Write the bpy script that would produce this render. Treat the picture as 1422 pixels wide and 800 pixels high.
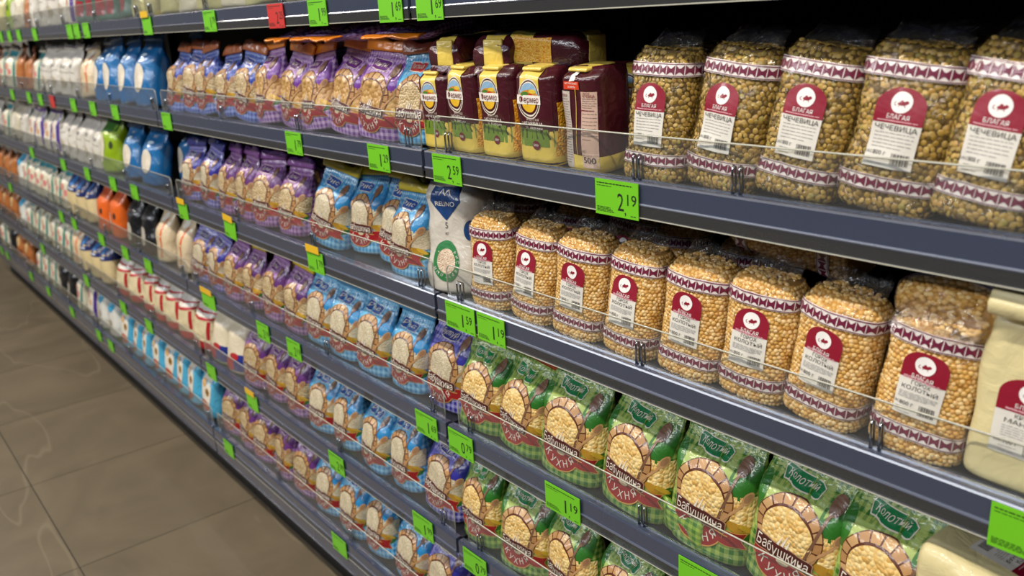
import bpy, math, random
from mathutils import Vector, Matrix, noise
import numpy as np
rnd = random.Random(7)
S = bpy.context.scene
COL = S.collection
for o in list(bpy.data.objects): bpy.data.objects.remove(o)

# ------------------------------------------------------------------ camera, light, exposure
cam_d = bpy.data.cameras.new('camera'); cam = bpy.data.objects.new('camera', cam_d); COL.objects.link(cam)
S.camera = cam
CF = Vector((-0.74981377, 0.58832976, -0.30273322)); CR = Vector((0.63051771, 0.7740502, -0.05739076)); CU = Vector((-0.20056602, 0.23391104, 0.95134584))
m = Matrix((CR, CU, -CF)).transposed().to_4x4(); m.translation = Vector((0, -0.7294, 1.37306)); cam.matrix_world = m
cam_d.sensor_width = 36; cam_d.lens = 1214.66 / 1422 * 36; cam_d.clip_start = .02; cam_d.clip_end = 60
cam_d.dof.use_dof = True; cam_d.dof.focus_distance = 1.15; cam_d.dof.aperture_fstop = 5.6

W = bpy.data.worlds.new('world'); S.world = W; W.use_nodes = True
bg = W.node_tree.nodes['Background']; bg.inputs[0].default_value = (.80, .88, 1, 1); bg.inputs[1].default_value = .035
def area(name, loc, tgt, sx, sy, power, col=(1, .93, .82)):
    d = bpy.data.lights.new(name, 'AREA'); d.shape = 'RECTANGLE'; d.size = sx; d.size_y = sy; d.energy = power; d.color = col
    o = bpy.data.objects.new(name, d); COL.objects.link(o); o.location = loc
    o.rotation_euler = (Vector(tgt) - Vector(loc)).to_track_quat('-Z', 'Y').to_euler(); return o
area('ceiling_strip_light', (-2.6, -1.25, 3.0), (-2.6, -.9, 0), 9.0, .10, 185)
area('aisle_fill_light', (-2.6, -3.3, 3.0), (-2.6, -1.5, .6), 9.0, .3, 150, (.92, .95, 1))  # unseen fill light added over the aisle to brighten the shelf fronts
S.view_settings.view_transform = 'Standard'; S.view_settings.look = 'None'; S.view_settings.gamma = 1
S.view_settings.exposure = -0.10; S.view_settings.use_curve_mapping = False

# ------------------------------------------------------------------ materials
def srgb(r, g=None, b=None):
    if g is None: r, g, b = [int(r[i:i+2], 16) for i in (0, 2, 4)]
    f = lambda c: ((c/255+.055)/1.055)**2.4 if c/255 > .04045 else c/255/12.92
    return (f(r), f(g), f(b), 1)
MATS = {}
def newmat(name):
    mt = bpy.data.materials.new(name); mt.use_nodes = True; nt = mt.node_tree
    return mt, nt, nt.nodes['Principled BSDF']
def N(nt, typ, **kw):
    n = nt.nodes.new(typ)
    for k, v in kw.items(): setattr(n, k, v)
    return n
def wrinkle(nt, bs, strength=.25, scale=45., det=3, dist=.007):
    tc = N(nt, 'ShaderNodeTexCoord'); nz = N(nt, 'ShaderNodeTexNoise'); nz.inputs['Scale'].default_value = scale; nz.inputs['Detail'].default_value = det
    nz.inputs['Distortion'].default_value = 1.2
    bp = N(nt, 'ShaderNodeBump'); bp.inputs['Strength'].default_value = strength; bp.inputs['Distance'].default_value = dist
    nt.links.new(tc.outputs['Object'], nz.inputs['Vector']); nt.links.new(nz.outputs['Fac'], bp.inputs['Height'])
    nt.links.new(bp.outputs['Normal'], bs.inputs['Normal']); 
    return bp
def flat(hexc, rough=.38, coat=.5, bump=.25, metal=0., name=None):
    k = (hexc, rough, coat, bump, metal)
    if k in MATS: return MATS[k]
    mt, nt, bs = newmat(name or 'print_' + hexc)
    bs.inputs['Base Color'].default_value = srgb(hexc); bs.inputs['Roughness'].default_value = rough
    bs.inputs['Coat Weight'].default_value = coat; bs.inputs['Coat Roughness'].default_value = .09; bs.inputs['Metallic'].default_value = metal
    if bump: 
        bp = wrinkle(nt, bs, bump); nt.links.new(bp.outputs['Normal'], bs.inputs['Coat Normal'])
    else:
        tc = N(nt, 'ShaderNodeTexCoord'); nz = N(nt, 'ShaderNodeTexNoise'); nz.inputs['Scale'].default_value = 30
        mr = N(nt, 'ShaderNodeMapRange'); mr.inputs['To Min'].default_value = max(0, rough-.05); mr.inputs['To Max'].default_value = rough+.05
        nt.links.new(tc.outputs['Object'], nz.inputs['Vector']); nt.links.new(nz.outputs['Fac'], mr.inputs['Value']); nt.links.new(mr.outputs[0], bs.inputs['Roughness'])
    MATS[k] = mt; return mt
def stripes(nt, src, scale):
    ml = N(nt, 'ShaderNodeMath', operation='MULTIPLY'); ml.inputs[1].default_value = scale
    fr = N(nt, 'ShaderNodeMath', operation='FRACT'); gt = N(nt, 'ShaderNodeMath', operation='GREATER_THAN'); gt.inputs[1].default_value = .5
    nt.links.new(src, ml.inputs[0]); nt.links.new(ml.outputs[0], fr.inputs[0]); nt.links.new(fr.outputs[0], gt.inputs[0]); return gt.outputs[0]
def gingham(light, dark, pitch=.011, mid=None, rough=.36):
    k = ('g', light, dark, pitch)
    if k in MATS: return MATS[k]
    mt, nt, bs = newmat('gingham_' + dark)
    uv = N(nt, 'ShaderNodeUVMap'); sp = N(nt, 'ShaderNodeSeparateXYZ'); nt.links.new(uv.outputs[0], sp.inputs[0])
    a = stripes(nt, sp.outputs[0], 1/pitch); b = stripes(nt, sp.outputs[1], 1/pitch)
    ad = N(nt, 'ShaderNodeMath', operation='ADD'); nt.links.new(a, ad.inputs[0]); nt.links.new(b, ad.inputs[1])
    hf = N(nt, 'ShaderNodeMath', operation='MULTIPLY'); hf.inputs[1].default_value = .5; nt.links.new(ad.outputs[0], hf.inputs[0])
    mx = N(nt, 'ShaderNodeMix', data_type='RGBA'); mx.inputs[6].default_value = srgb(light); mx.inputs[7].default_value = srgb(dark)
    nt.links.new(hf.outputs[0], mx.inputs[0]); nt.links.new(mx.outputs[2], bs.inputs['Base Color'])
    bs.inputs['Roughness'].default_value = rough; bs.inputs['Coat Weight'].default_value = .6; bs.inputs['Coat Roughness'].default_value = .08
    bp = wrinkle(nt, bs, .4, 38); nt.links.new(bp.outputs['Normal'], bs.inputs['Coat Normal'])
    MATS[k] = mt; return mt
def food(cols, scale=230., bump=.8, rough=.4, name='food'):
    """printed / seen-through food: grains as Voronoi cells"""
    k = ('f', tuple(cols), scale)
    if k in MATS: return MATS[k]
    mt, nt, bs = newmat(name)
    uv = N(nt, 'ShaderNodeUVMap'); vo = N(nt, 'ShaderNodeTexVoronoi'); vo.inputs['Scale'].default_value = scale; vo.inputs['Randomness'].default_value = .85
    nt.links.new(uv.outputs[0], vo.inputs['Vector'])
    sp = N(nt, 'ShaderNodeSeparateColor'); nt.links.new(vo.outputs['Color'], sp.inputs[0])
    cr = N(nt, 'ShaderNodeValToRGB'); el = cr.color_ramp.elements
    for i, c in enumerate(cols):
        e = el[i] if i < 2 else el.new(1)
        e.position = i/(len(cols)-1); e.color = srgb(c)
    nt.links.new(sp.outputs[0], cr.inputs[0]); nt.links.new(cr.outputs[0], bs.inputs['Base Color'])
    bp = N(nt, 'ShaderNodeBump', invert=True); bp.inputs['Strength'].default_value = bump; bp.inputs['Distance'].default_value = .003
    nt.links.new(vo.outputs['Distance'], bp.inputs['Height']); nt.links.new(bp.outputs['Normal'], bs.inputs['Normal'])
    bs.inputs['Roughness'].default_value = rough; bs.inputs['Coat Weight'].default_value = .35; bs.inputs['Coat Roughness'].default_value = .2
    MATS[k] = mt; return mt
def grains(name, cols):
    mt, nt, bs = newmat(name); ge = N(nt, 'ShaderNodeNewGeometry'); cr = N(nt, 'ShaderNodeValToRGB'); el = cr.color_ramp.elements
    for i, c in enumerate(cols):
        e = el[i] if i < 2 else el.new(1)
        e.position = i/(len(cols)-1); e.color = srgb(c)
    nt.links.new(ge.outputs['Random Per Island'], cr.inputs[0]); nt.links.new(cr.outputs[0], bs.inputs['Base Color'])
    bs.inputs['Roughness'].default_value = .45
    return mt
def clearfilm(name, tint=(1, 1, 1), refl=.12, rough=.12, bump=.6, scale=30., haze=.0):
    mt = bpy.data.materials.new(name); mt.use_nodes = True; nt = mt.node_tree; nt.nodes.clear()
    out = N(nt, 'ShaderNodeOutputMaterial'); tr = N(nt, 'ShaderNodeBsdfTransparent'); tr.inputs[0].default_value = (*tint, 1)
    gl = N(nt, 'ShaderNodeBsdfGlossy'); gl.inputs['Roughness'].default_value = rough; mx = N(nt, 'ShaderNodeMixShader')
    fw = N(nt, 'ShaderNodeLayerWeight'); fw.inputs[0].default_value = .5          # Schlick on |cos|: same from both sides of the sheet
    fr = N(nt, 'ShaderNodeMath', operation='POWER'); fr.inputs[1].default_value = 5; nt.links.new(fw.outputs['Facing'], fr.inputs[0])
    ad = N(nt, 'ShaderNodeMath', operation='ADD'); ad.inputs[1].default_value = refl; ad.use_clamp = True
    nt.links.new(fr.outputs[0], ad.inputs[0]); nt.links.new(ad.outputs[0], mx.inputs[0]); nt.links.new(tr.outputs[0], mx.inputs[1]); nt.links.new(gl.outputs[0], mx.inputs[2])
    last = mx.outputs[0]
    if haze:
        df = N(nt, 'ShaderNodeBsdfDiffuse'); df.inputs[0].default_value = (.8, .8, .78, 1); m2 = N(nt, 'ShaderNodeMixShader'); m2.inputs[0].default_value = haze
        nt.links.new(last, m2.inputs[1]); nt.links.new(df.outputs[0], m2.inputs[2]); last = m2.outputs[0]
    nt.links.new(last, out.inputs[0])
    if bump:
        tc = N(nt, 'ShaderNodeTexCoord'); nz = N(nt, 'ShaderNodeTexNoise'); nz.inputs['Scale'].default_value = scale; nz.inputs['Detail'].default_value = 3; nz.inputs['Distortion'].default_value = 1.5
        bp = N(nt, 'ShaderNodeBump'); bp.inputs['Strength'].default_value = bump; bp.inputs['Distance'].default_value = .01
        nt.links.new(tc.outputs['Object'], nz.inputs['Vector']); nt.links.new(nz.outputs['Fac'], bp.inputs['Height'])
        nt.links.new(bp.outputs['Normal'], gl.inputs['Normal']); nt.links.new(bp.outputs['Normal'], fw.inputs['Normal'])
    return mt
FILM = clearfilm('clear_film', refl=.035, rough=.07, bump=.9)
FILMTOP = clearfilm('clear_crumpled_film', refl=.09, rough=.06, bump=1., scale=55, haze=.012)
ACRYL = clearfilm('clear_acrylic', tint=(.97, .98, .98), refl=.03, rough=.06, bump=0, haze=.02)
ACRYLIP = clearfilm('smoked_clear_lip', tint=(.34, .37, .46), refl=.06, rough=.15, bump=.05, haze=.04)
EDGE = flat('b9b7a8', .2, .6, 0, name='acrylic_cut_edge')
RAIL = flat('3b4256', .26, .9, 0, name='blue_grey_rail_plastic'); RAILD = flat('5a6072', .3, .8, 0, name='dark_rail_plastic')
CHROME = flat('b8bcc2', .18, 0, 0, 1., name='zinc_clip_metal'); STEEL = flat('1b1c1f', .45, .1, 0, name='dark_shelf_steel'); BACK = flat('141416', .6, 0, 0, name='dark_back_panel')
WHITE = 'ddd8ce'

# ------------------------------------------------------------------ object helpers
def link(name, me, parent=None):
    o = bpy.data.objects.new(name, me); COL.objects.link(o)
    if parent: o.parent = parent
    return o
def empty(name, loc=(0, 0, 0), rot=(0, 0, 0)):
    o = bpy.data.objects.new(name, None); COL.objects.link(o); o.location = loc; o.rotation_euler = rot; o.empty_display_size = .02; return o
def tag(o, label=None, cat=None, group=None, kind=None):
    if label: o['label'] = label
    if cat: o['category'] = cat
    if group: o['group'] = group
    if kind: o['kind'] = kind
    return o
def mesh(name, vs, fs, mats, mi=None, uvs=None, smooth=True):
    me = bpy.data.meshes.new(name); me.from_pydata([tuple(v) for v in vs], [], fs)
    for mm in (mats if isinstance(mats, (list, tuple)) else [mats]): me.materials.append(mm)
    if mi is not None: me.polygons.foreach_set('material_index', mi)
    if uvs is not None:
        l = me.uv_layers.new(name='UVMap'); idx = np.empty(len(me.loops), 'i'); me.loops.foreach_get('vertex_index', idx)
        l.data.foreach_set('uv', np.asarray(uvs, 'f')[idx].ravel())
    me.polygons.foreach_set('use_smooth', [smooth]*len(me.polygons)); me.update(); return me
class MB:
    def __init__(s): s.v = []; s.f = []; s.m = []
    def box(s, a, b, mi=0):
        n = len(s.v); x0, y0, z0 = a; x1, y1, z1 = b
        s.v += [(x0, y0, z0), (x1, y0, z0), (x1, y1, z0), (x0, y1, z0), (x0, y0, z1), (x1, y0, z1), (x1, y1, z1), (x0, y1, z1)]
        for q in ((0, 3, 2, 1), (4, 5, 6, 7), (0, 1, 5, 4), (1, 2, 6, 5), (2, 3, 7, 6), (3, 0, 4, 7)): s.f.append(tuple(n+i for i in q)); s.m.append(mi)
    def prism(s, prof, x0, x1, mi=0):          # profile in (y, z), extruded along x
        n = len(s.v); k = len(prof)
        s.v += [(x0, y, z) for y, z in prof] + [(x1, y, z) for y, z in prof]
        for i in range(k): j = (i+1) % k; s.f.append((n+i, n+j, n+k+j, n+k+i)); s.m.append(mi)
        s.f.append(tuple(n+i for i in range(k))[::-1]); s.f.append(tuple(n+k+i for i in range(k))); s.m += [mi, mi]
    def tube(s, pts, r, n=8, mi=0):
        base = len(s.v); P = [Vector(p) for p in pts]
        for i, p in enumerate(P):
            t = (P[min(i+1, len(P)-1)]-P[max(i-1, 0)]).normalized(); a = t.orthogonal().normalized(); b = t.cross(a)
            if abs(t.x) < .9: a = (Vector((1, 0, 0)) - t*t.x).normalized(); b = t.cross(a)
            for k in range(n): s.v.append(tuple(p + r*(math.cos(2*math.pi*k/n)*a + math.sin(2*math.pi*k/n)*b)))
        for i in range(len(P)-1):
            for k in range(n): s.f.append((base+i*n+k, base+i*n+(k+1) % n, base+(i+1)*n+(k+1) % n, base+(i+1)*n+k)); s.m.append(mi)
        s.f.append(tuple(base+k for k in range(n))[::-1]); s.f.append(tuple(base+(len(P)-1)*n+k for k in range(n))); s.m += [mi, mi]
    def build(s, name, mats, parent=None, smooth=False, bevel=0):
        o = link(name, mesh(name, s.v, s.f, mats, s.m, smooth=smooth), parent)
        if bevel:
            b = o.modifiers.new('b', 'BEVEL'); b.width = bevel; b.segments = 2; b.limit_method = 'ANGLE'
        return o

# ------------------------------------------------------------------ bag surface
class Bag:
    """closed bag surface, grid G[row t][column s]; s runs round the bag from the middle of the front; decals are laid on it in metres (u, v)"""
    def __init__(b, w, d, h, style, seed=0, n=3., NS=56, NT=40, wr=.0016, sh=.13):
        b.w, b.d, b.h, b.NS, b.NT, b.sh = w, d, h, NS, NT, sh
        ph = np.linspace(-math.pi, math.pi, 721); sx = np.sign(np.sin(ph))*abs(np.sin(ph))**(2/n); sy = -np.sign(np.cos(ph))*abs(np.cos(ph))**(2/n)
        L = np.concatenate([[0], np.cumsum(np.hypot(np.diff(sx*w/2), np.diff(sy*d/2)))]); b.P = L[-1]; mid = b.P/2
        us = np.linspace(-b.P/2, b.P/2, NS+1)[:-1]; cx = np.interp(us+mid, L, sx); cy = np.interp(us+mid, L, sy)
        G = np.zeros((NT+1, NS, 3)); off = Vector((seed*7.3, seed*3.1, 1.7))
        for i in range(NT+1):
            t = i/NT; z, wk, dk, yo = b.prof(t, style)
            for j in range(NS):
                x = cx[j]*w/2*wk; y = cy[j]*d/2*dk + yo; zz = z*h
                nv = Vector((cx[j]*d, cy[j]*w, 0)); nv = nv.normalized() if nv.length > 1e-6 else nv
                p = Vector((x, y, zz))
                amp = wr*min(1, t*8)*min(1., dk*1.4)
                a = noise.noise(p*22+off)*amp*1.6 + noise.noise(Vector((p.x*75, p.y*75, p.z*26))+off)*amp*.75
                if style == 'pillow' and t > .62: a += (noise.noise(Vector((p.x*90, 0 if y < 0 else 9, p.z*9))+off)*2.2+(abs(noise.noise(Vector((p.x*34+p.z*16, 4, p.z*22))+off))-.25)*1.3)*wr*min(1, dk*3)*min(1, (t-.62)*5)
                G[i, j] = (p.x+nv.x*a, p.y+nv.y*a, max(0, p.z + (noise.noise(Vector((p.x*30, p.y*30, seed)))*.003 if t > .9 else 0)))
        G[..., 1] += G[..., 2]*sh          # the pack slumps back a little above its flat foot
        b.G = G; b.us = us
        Gu = np.roll(G, -1, 1)-np.roll(G, 1, 1); Gv = np.gradient(G, axis=0); nn = np.cross(Gu, Gv); ln = np.linalg.norm(nn, axis=2, keepdims=True); b.Nn = nn/np.maximum(ln, 1e-9)
    def prof(b, t, style):
        sm = lambda a, c, x: (lambda q: q*q*(3-2*q))(min(1, max(0, (x-a)/(c-a))))
        e = min(1, t/.07); e = math.sqrt(max(0, 1-(1-e)**2))
        if style == 'pillow':      # block bottom, belly, pinched flat into a top seam
            wk = (.90+.10*e)*(1-.05*math.sin(math.pi*t)) * (1+.03*sm(.75, 1, t)); dk = (.88+.12*e)*(.9+.1*math.sin(math.pi*min(1, t*1.3)))*(1-.965*sm(.60, .93, t)**1.1)
            return t, wk*(1-.07*sm(.7, 1, t)), dk, .006*sm(.6, 1, t)
        if style == 'brick':       # filled block with a softly domed top
            k = sm(.84, 1, t); wk = (.90+.10*e)*(1-.03*math.sin(math.pi*t))*(1-.17*k**2); dk = (.86+.14*e)*(1-.34*k**1.6)
            return t if t < .9 else .9+(t-.9)*.9, wk, dk, .0
        if style == 'block':       # factory block pack, flat folded top
            k = sm(.90, 1, t); wk = (.93+.07*e)*(1-.05*k); dk = (.86+.14*e)*(1-.28*k)
            return t, wk, dk, .006*k
    def at(b, u, v, off=0.):
        u = np.asarray(u, float); v = np.asarray(v, float)
        s = ((u + b.P/2)/b.P*b.NS) % b.NS; t = np.clip(v/b.h*b.NT, 0, b.NT-1e-6)
        i = t.astype(int); j = s.astype(int) % b.NS; fi = (t-i)[..., None]; fj = (s-np.floor(s))[..., None]; j2 = (j+1) % b.NS
        f = lambda A: (A[i, j]*(1-fj)+A[i, j2]*fj)*(1-fi)+(A[i+1, j]*(1-fj)+A[i+1, j2]*fj)*fi
        return f(b.G)+f(b.Nn)*off
    def body(b, name, mat, parent, v0=0., v1=1., closed=True):
        i0, i1 = int(round(v0*b.NT)), int(round(v1*b.NT)); vs = []; uv = []; fs = []
        for i in range(i0, i1+1):
            for j in range(b.NS+1): vs.append(b.G[i, j % b.NS]); uv.append((-b.P/2+j*b.P/b.NS, i/b.NT*b.h))
        K = b.NS+1
        for i in range(i1-i0):
            for j in range(b.NS): fs.append((i*K+j, i*K+j+1, (i+1)*K+j+1, (i+1)*K+j))
        if closed:
            for row, fl in ((0, True), (i1-i0, False)):
                c = len(vs); g = b.G[i0+row].mean(0); vs.append(g); uv.append((0, row/b.NT*b.h))
                for j in range(b.NS): fs.append((row*K+j+1, row*K+j, c) if fl else (row*K+j, row*K+j+1, c))
        return link(name, mesh(name, vs, fs, mat, uvs=uv), parent)
    def shell(b, name, mat, parent, off=.0015):
        vs = []; fs = []
        for i in range(b.NT+1):
            for j in range(b.NS): vs.append(b.G[i, j]+b.Nn[i, j]*off)
        for i in range(b.NT):
            for j in range(b.NS): j2 = (j+1) % b.NS; fs.append((i*b.NS+j, i*b.NS+j2, (i+1)*b.NS+j2, (i+1)*b.NS+j))
        c = len(vs); vs.append(b.G[b.NT].mean(0)+np.array((0, 0, off)));
        for j in range(b.NS): fs.append((b.NT*b.NS+j, b.NT*b.NS+(j+1) % b.NS, c))
        return link(name, mesh(name, vs, fs, mat), parent)
_TXT = {}
def glyphs(txt):
    if txt in _TXT: return _TXT[txt]
    cu = bpy.data.curves.new('t', 'FONT'); cu.body = txt; cu.size = 1; cu.align_x = 'CENTER'; cu.align_y = 'CENTER'; cu.resolution_u = 2
    ob = bpy.data.objects.new('t', cu); me = bpy.data.meshes.new_from_object(ob)
    v = [(p.co.x, p.co.y) for p in me.vertices]; f = [tuple(p.vertices) for p in me.polygons]
    bpy.data.objects.remove(ob); bpy.data.curves.remove(cu); bpy.data.meshes.remove(me); _TXT[txt] = (v, f); return v, f
class Decal:
    def __init__(s, bag): s.b = bag; s.u = []; s.v = []; s.o = []; s.f = []; s.m = []; s.mats = []
    def mi(s, mat):
        if mat not in s.mats: s.mats.append(mat)
        return s.mats.index(mat)
    def add(s, pts, fs, mat, layer):
        n = len(s.u); k = s.mi(mat)
        for (a, c) in pts: s.u.append(a); s.v.append(c); s.o.append(.0005+.00035*layer)
        for q in fs: s.f.append(tuple(n+i for i in q)); s.m.append(k)
    def poly(s, mat, pts, layer, nu=16, nv=3):            # x-monotone outline filled with a fine grid so that it hugs the bag
        xs = [q[0] for q in pts]; x0, x1 = min(xs), max(xs); P = []; F = []
        for i in range(nu+1):
            x = min(max(x0+(x1-x0)*i/nu, x0+1e-6), x1-1e-6); ys = []
            for (ax, ay), (bx, by) in zip(pts, pts[1:]+pts[:1]):
                if (ax-x)*(bx-x) <= 0 and ax != bx: ys.append(ay+(by-ay)*(x-ax)/(bx-ax))
            lo, hi = min(ys), max(ys)
            for j in range(nv+1): P.append((x, lo+(hi-lo)*j/nv))
        K = nv+1
        for i in range(nu):
            for j in range(nv): F.append((i*K+j, (i+1)*K+j, (i+1)*K+j+1, i*K+j+1))
        s.add(P, F, mat, layer)
    def span(s, mat, v0, v1, fl, fr, layer=0, nv=8, nu=8):
        if not callable(fl): a = fl; fl = lambda v: a
        if not callable(fr): c = fr; fr = lambda v: c
        pts = []; fs = []
        for i in range(nv+1):
            v = v0+(v1-v0)*i/nv; l, r = fl(v), fr(v)
            for j in range(nu+1): pts.append((l+(r-l)*j/nu, v))
        K = nu+1
        for i in range(nv):
            for j in range(nu): fs.append((i*K+j, i*K+j+1, (i+1)*K+j+1, (i+1)*K+j))
        s.add(pts, fs, mat, layer)
    def polar(s, mat, cu, cv, a0, a1, r0, r1, layer=0, na=24, nr=4, rot=0):   # r0, r1: (a, b) radii
        pts = []; fs = []
        for i in range(na+1):
            th = math.radians(a0+(a1-a0)*i/na)
            for j in range(nr+1):
                q = j/nr; x = (r0[0]+(r1[0]-r0[0])*q)*math.cos(th); y = (r0[1]+(r1[1]-r0[1])*q)*math.sin(th)
                pts.append((cu+x*math.cos(rot)-y*math.sin(rot), cv+x*math.sin(rot)+y*math.cos(rot)))
        K = nr+1
        for i in range(na):
            for j in range(nr): fs.append((i*K+j, i*K+j+1, (i+1)*K+j+1, (i+1)*K+j))
        s.add(pts, fs, mat, layer)
    def ell(s, mat, cu, cv, a, b, layer=0, na=28, nr=4, rot=0): s.polar(mat, cu, cv, 0, 360, (0, 0), (a, b), layer, na, nr, rot)
    def bar(s, mat, p, q, w0, w1, layer=0, n=6):
        p = Vector(p); q = Vector(q); d = (q-p).normalized(); nn = Vector((-d.y, d.x)); pts = []; fs = []
        for i in range(n+1):
            c = p.lerp(q, i/n); w = (w0+(w1-w0)*i/n)/2; pts += [tuple(c+nn*w), tuple(c-nn*w)]
        for i in range(n): fs.append((2*i, 2*i+1, 2*i+3, 2*i+2))
        s.add(pts, fs, mat, layer)
    def text(s, mat, txt, cu, cv, size, layer=1, width=None, rot=0, shear=0, sy=1.):
        v, f = glyphs(txt)
        if not v: return
        sx = size
        if width: ws = max(p[0] for p in v)-min(p[0] for p in v); sx = width/ws
        c, n = math.cos(rot), math.sin(rot); pts = []
        layer += .7
        for x, y in v: x, y = x*sx+y*size*shear, y*size*sy; pts.append((cu+x*c-y*n, cv+x*n+y*c))
        s.add(pts, f, mat, layer)
    def arctext(s, mat, txt, cu, cv, r, a0, a1, size, layer=1, flip=False):
        for i, ch in enumerate(txt):
            a = math.radians(a0+(a1-a0)*(i/(max(1, len(txt)-1))))
            s.text(mat, ch, cu+r*math.cos(a), cv+r*math.sin(a)*.9, size, layer, rot=a+math.pi/2 if flip else a-math.pi/2)
    def lines(s, mat, u0, u1, v0, v1, n, layer=1, th=.0007, seed=1):
        r = random.Random(seed)
        for i in range(n):
            v = v1-(v1-v0)*i/max(1, n-1); u = u0
            while u < u1-.002:
                l = min(r.uniform(.002, .007), u1-u); s.span(mat, v-th/2, v+th/2, u, u+l, layer, 1, max(1, int(l/.003))); u += l+.0009
                if i == n-1 and u > u0+(u1-u0)*.6: break
    def build(s, name, parent):
        P = s.b.at(s.u, s.v, np.array(s.o)[:, None]); 
        return link(name, mesh(name, P, s.f, s.mats, s.m, uvs=list(zip(s.u, s.v))), parent)
def seal(bag, name, mat, parent, z0, z1, wk, y0, bend=.012, thick=.0012, amp=.0025, seed=0, nx=26, nz=6):
    """crimped flat seam standing on a bag top, bent over at the tip: thin but solid"""
    w = bag.w*wk; vs = []; fs = []; uv = []
    for sd in (0, 1):
        for i in range(nz+1):
            q = i/nz
            for j in range(nx+1):
                x = (j/nx-.5)*w*(1+.04*q); y = y0+bend*q*q+amp*q*noise.noise(Vector((x*60, q*1.5, seed)))*2+amp*.4*math.sin(x*500)*q+amp*1.6*q*noise.noise(Vector((x*22, 7, seed*3.1)))
                z = z0+(z1-z0)*q*(1-.15*q)+.012*q*noise.noise(Vector((x*24, 3, seed*1.7))); y += z*bag.sh
                vs.append((x, y+(thick if sd else -thick)*.5, z)); uv.append((x, bag.h+q*(z1-z0)))
    K = nx+1; B = K*(nz+1)
    for i in range(nz):
        for j in range(nx):
            a = i*K+j; fs.append((a, a+1, a+K+1, a+K)); fs.append((B+a, B+a+K, B+a+K+1, B+a+1))
    for j in range(nx): a = nz*K+j; fs.append((a, a+1, B+a+1, B+a)); fs.append((j, B+j, B+j+1, j+1))
    for i in range(nz):
        a = i*K; fs.append((a, a+K, B+a+K, B+a)); a = i*K+nx; fs.append((a, B+a, B+a+K, a+K))
    return link(name, mesh(name, vs, fs, mat, uvs=uv), parent)

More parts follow.
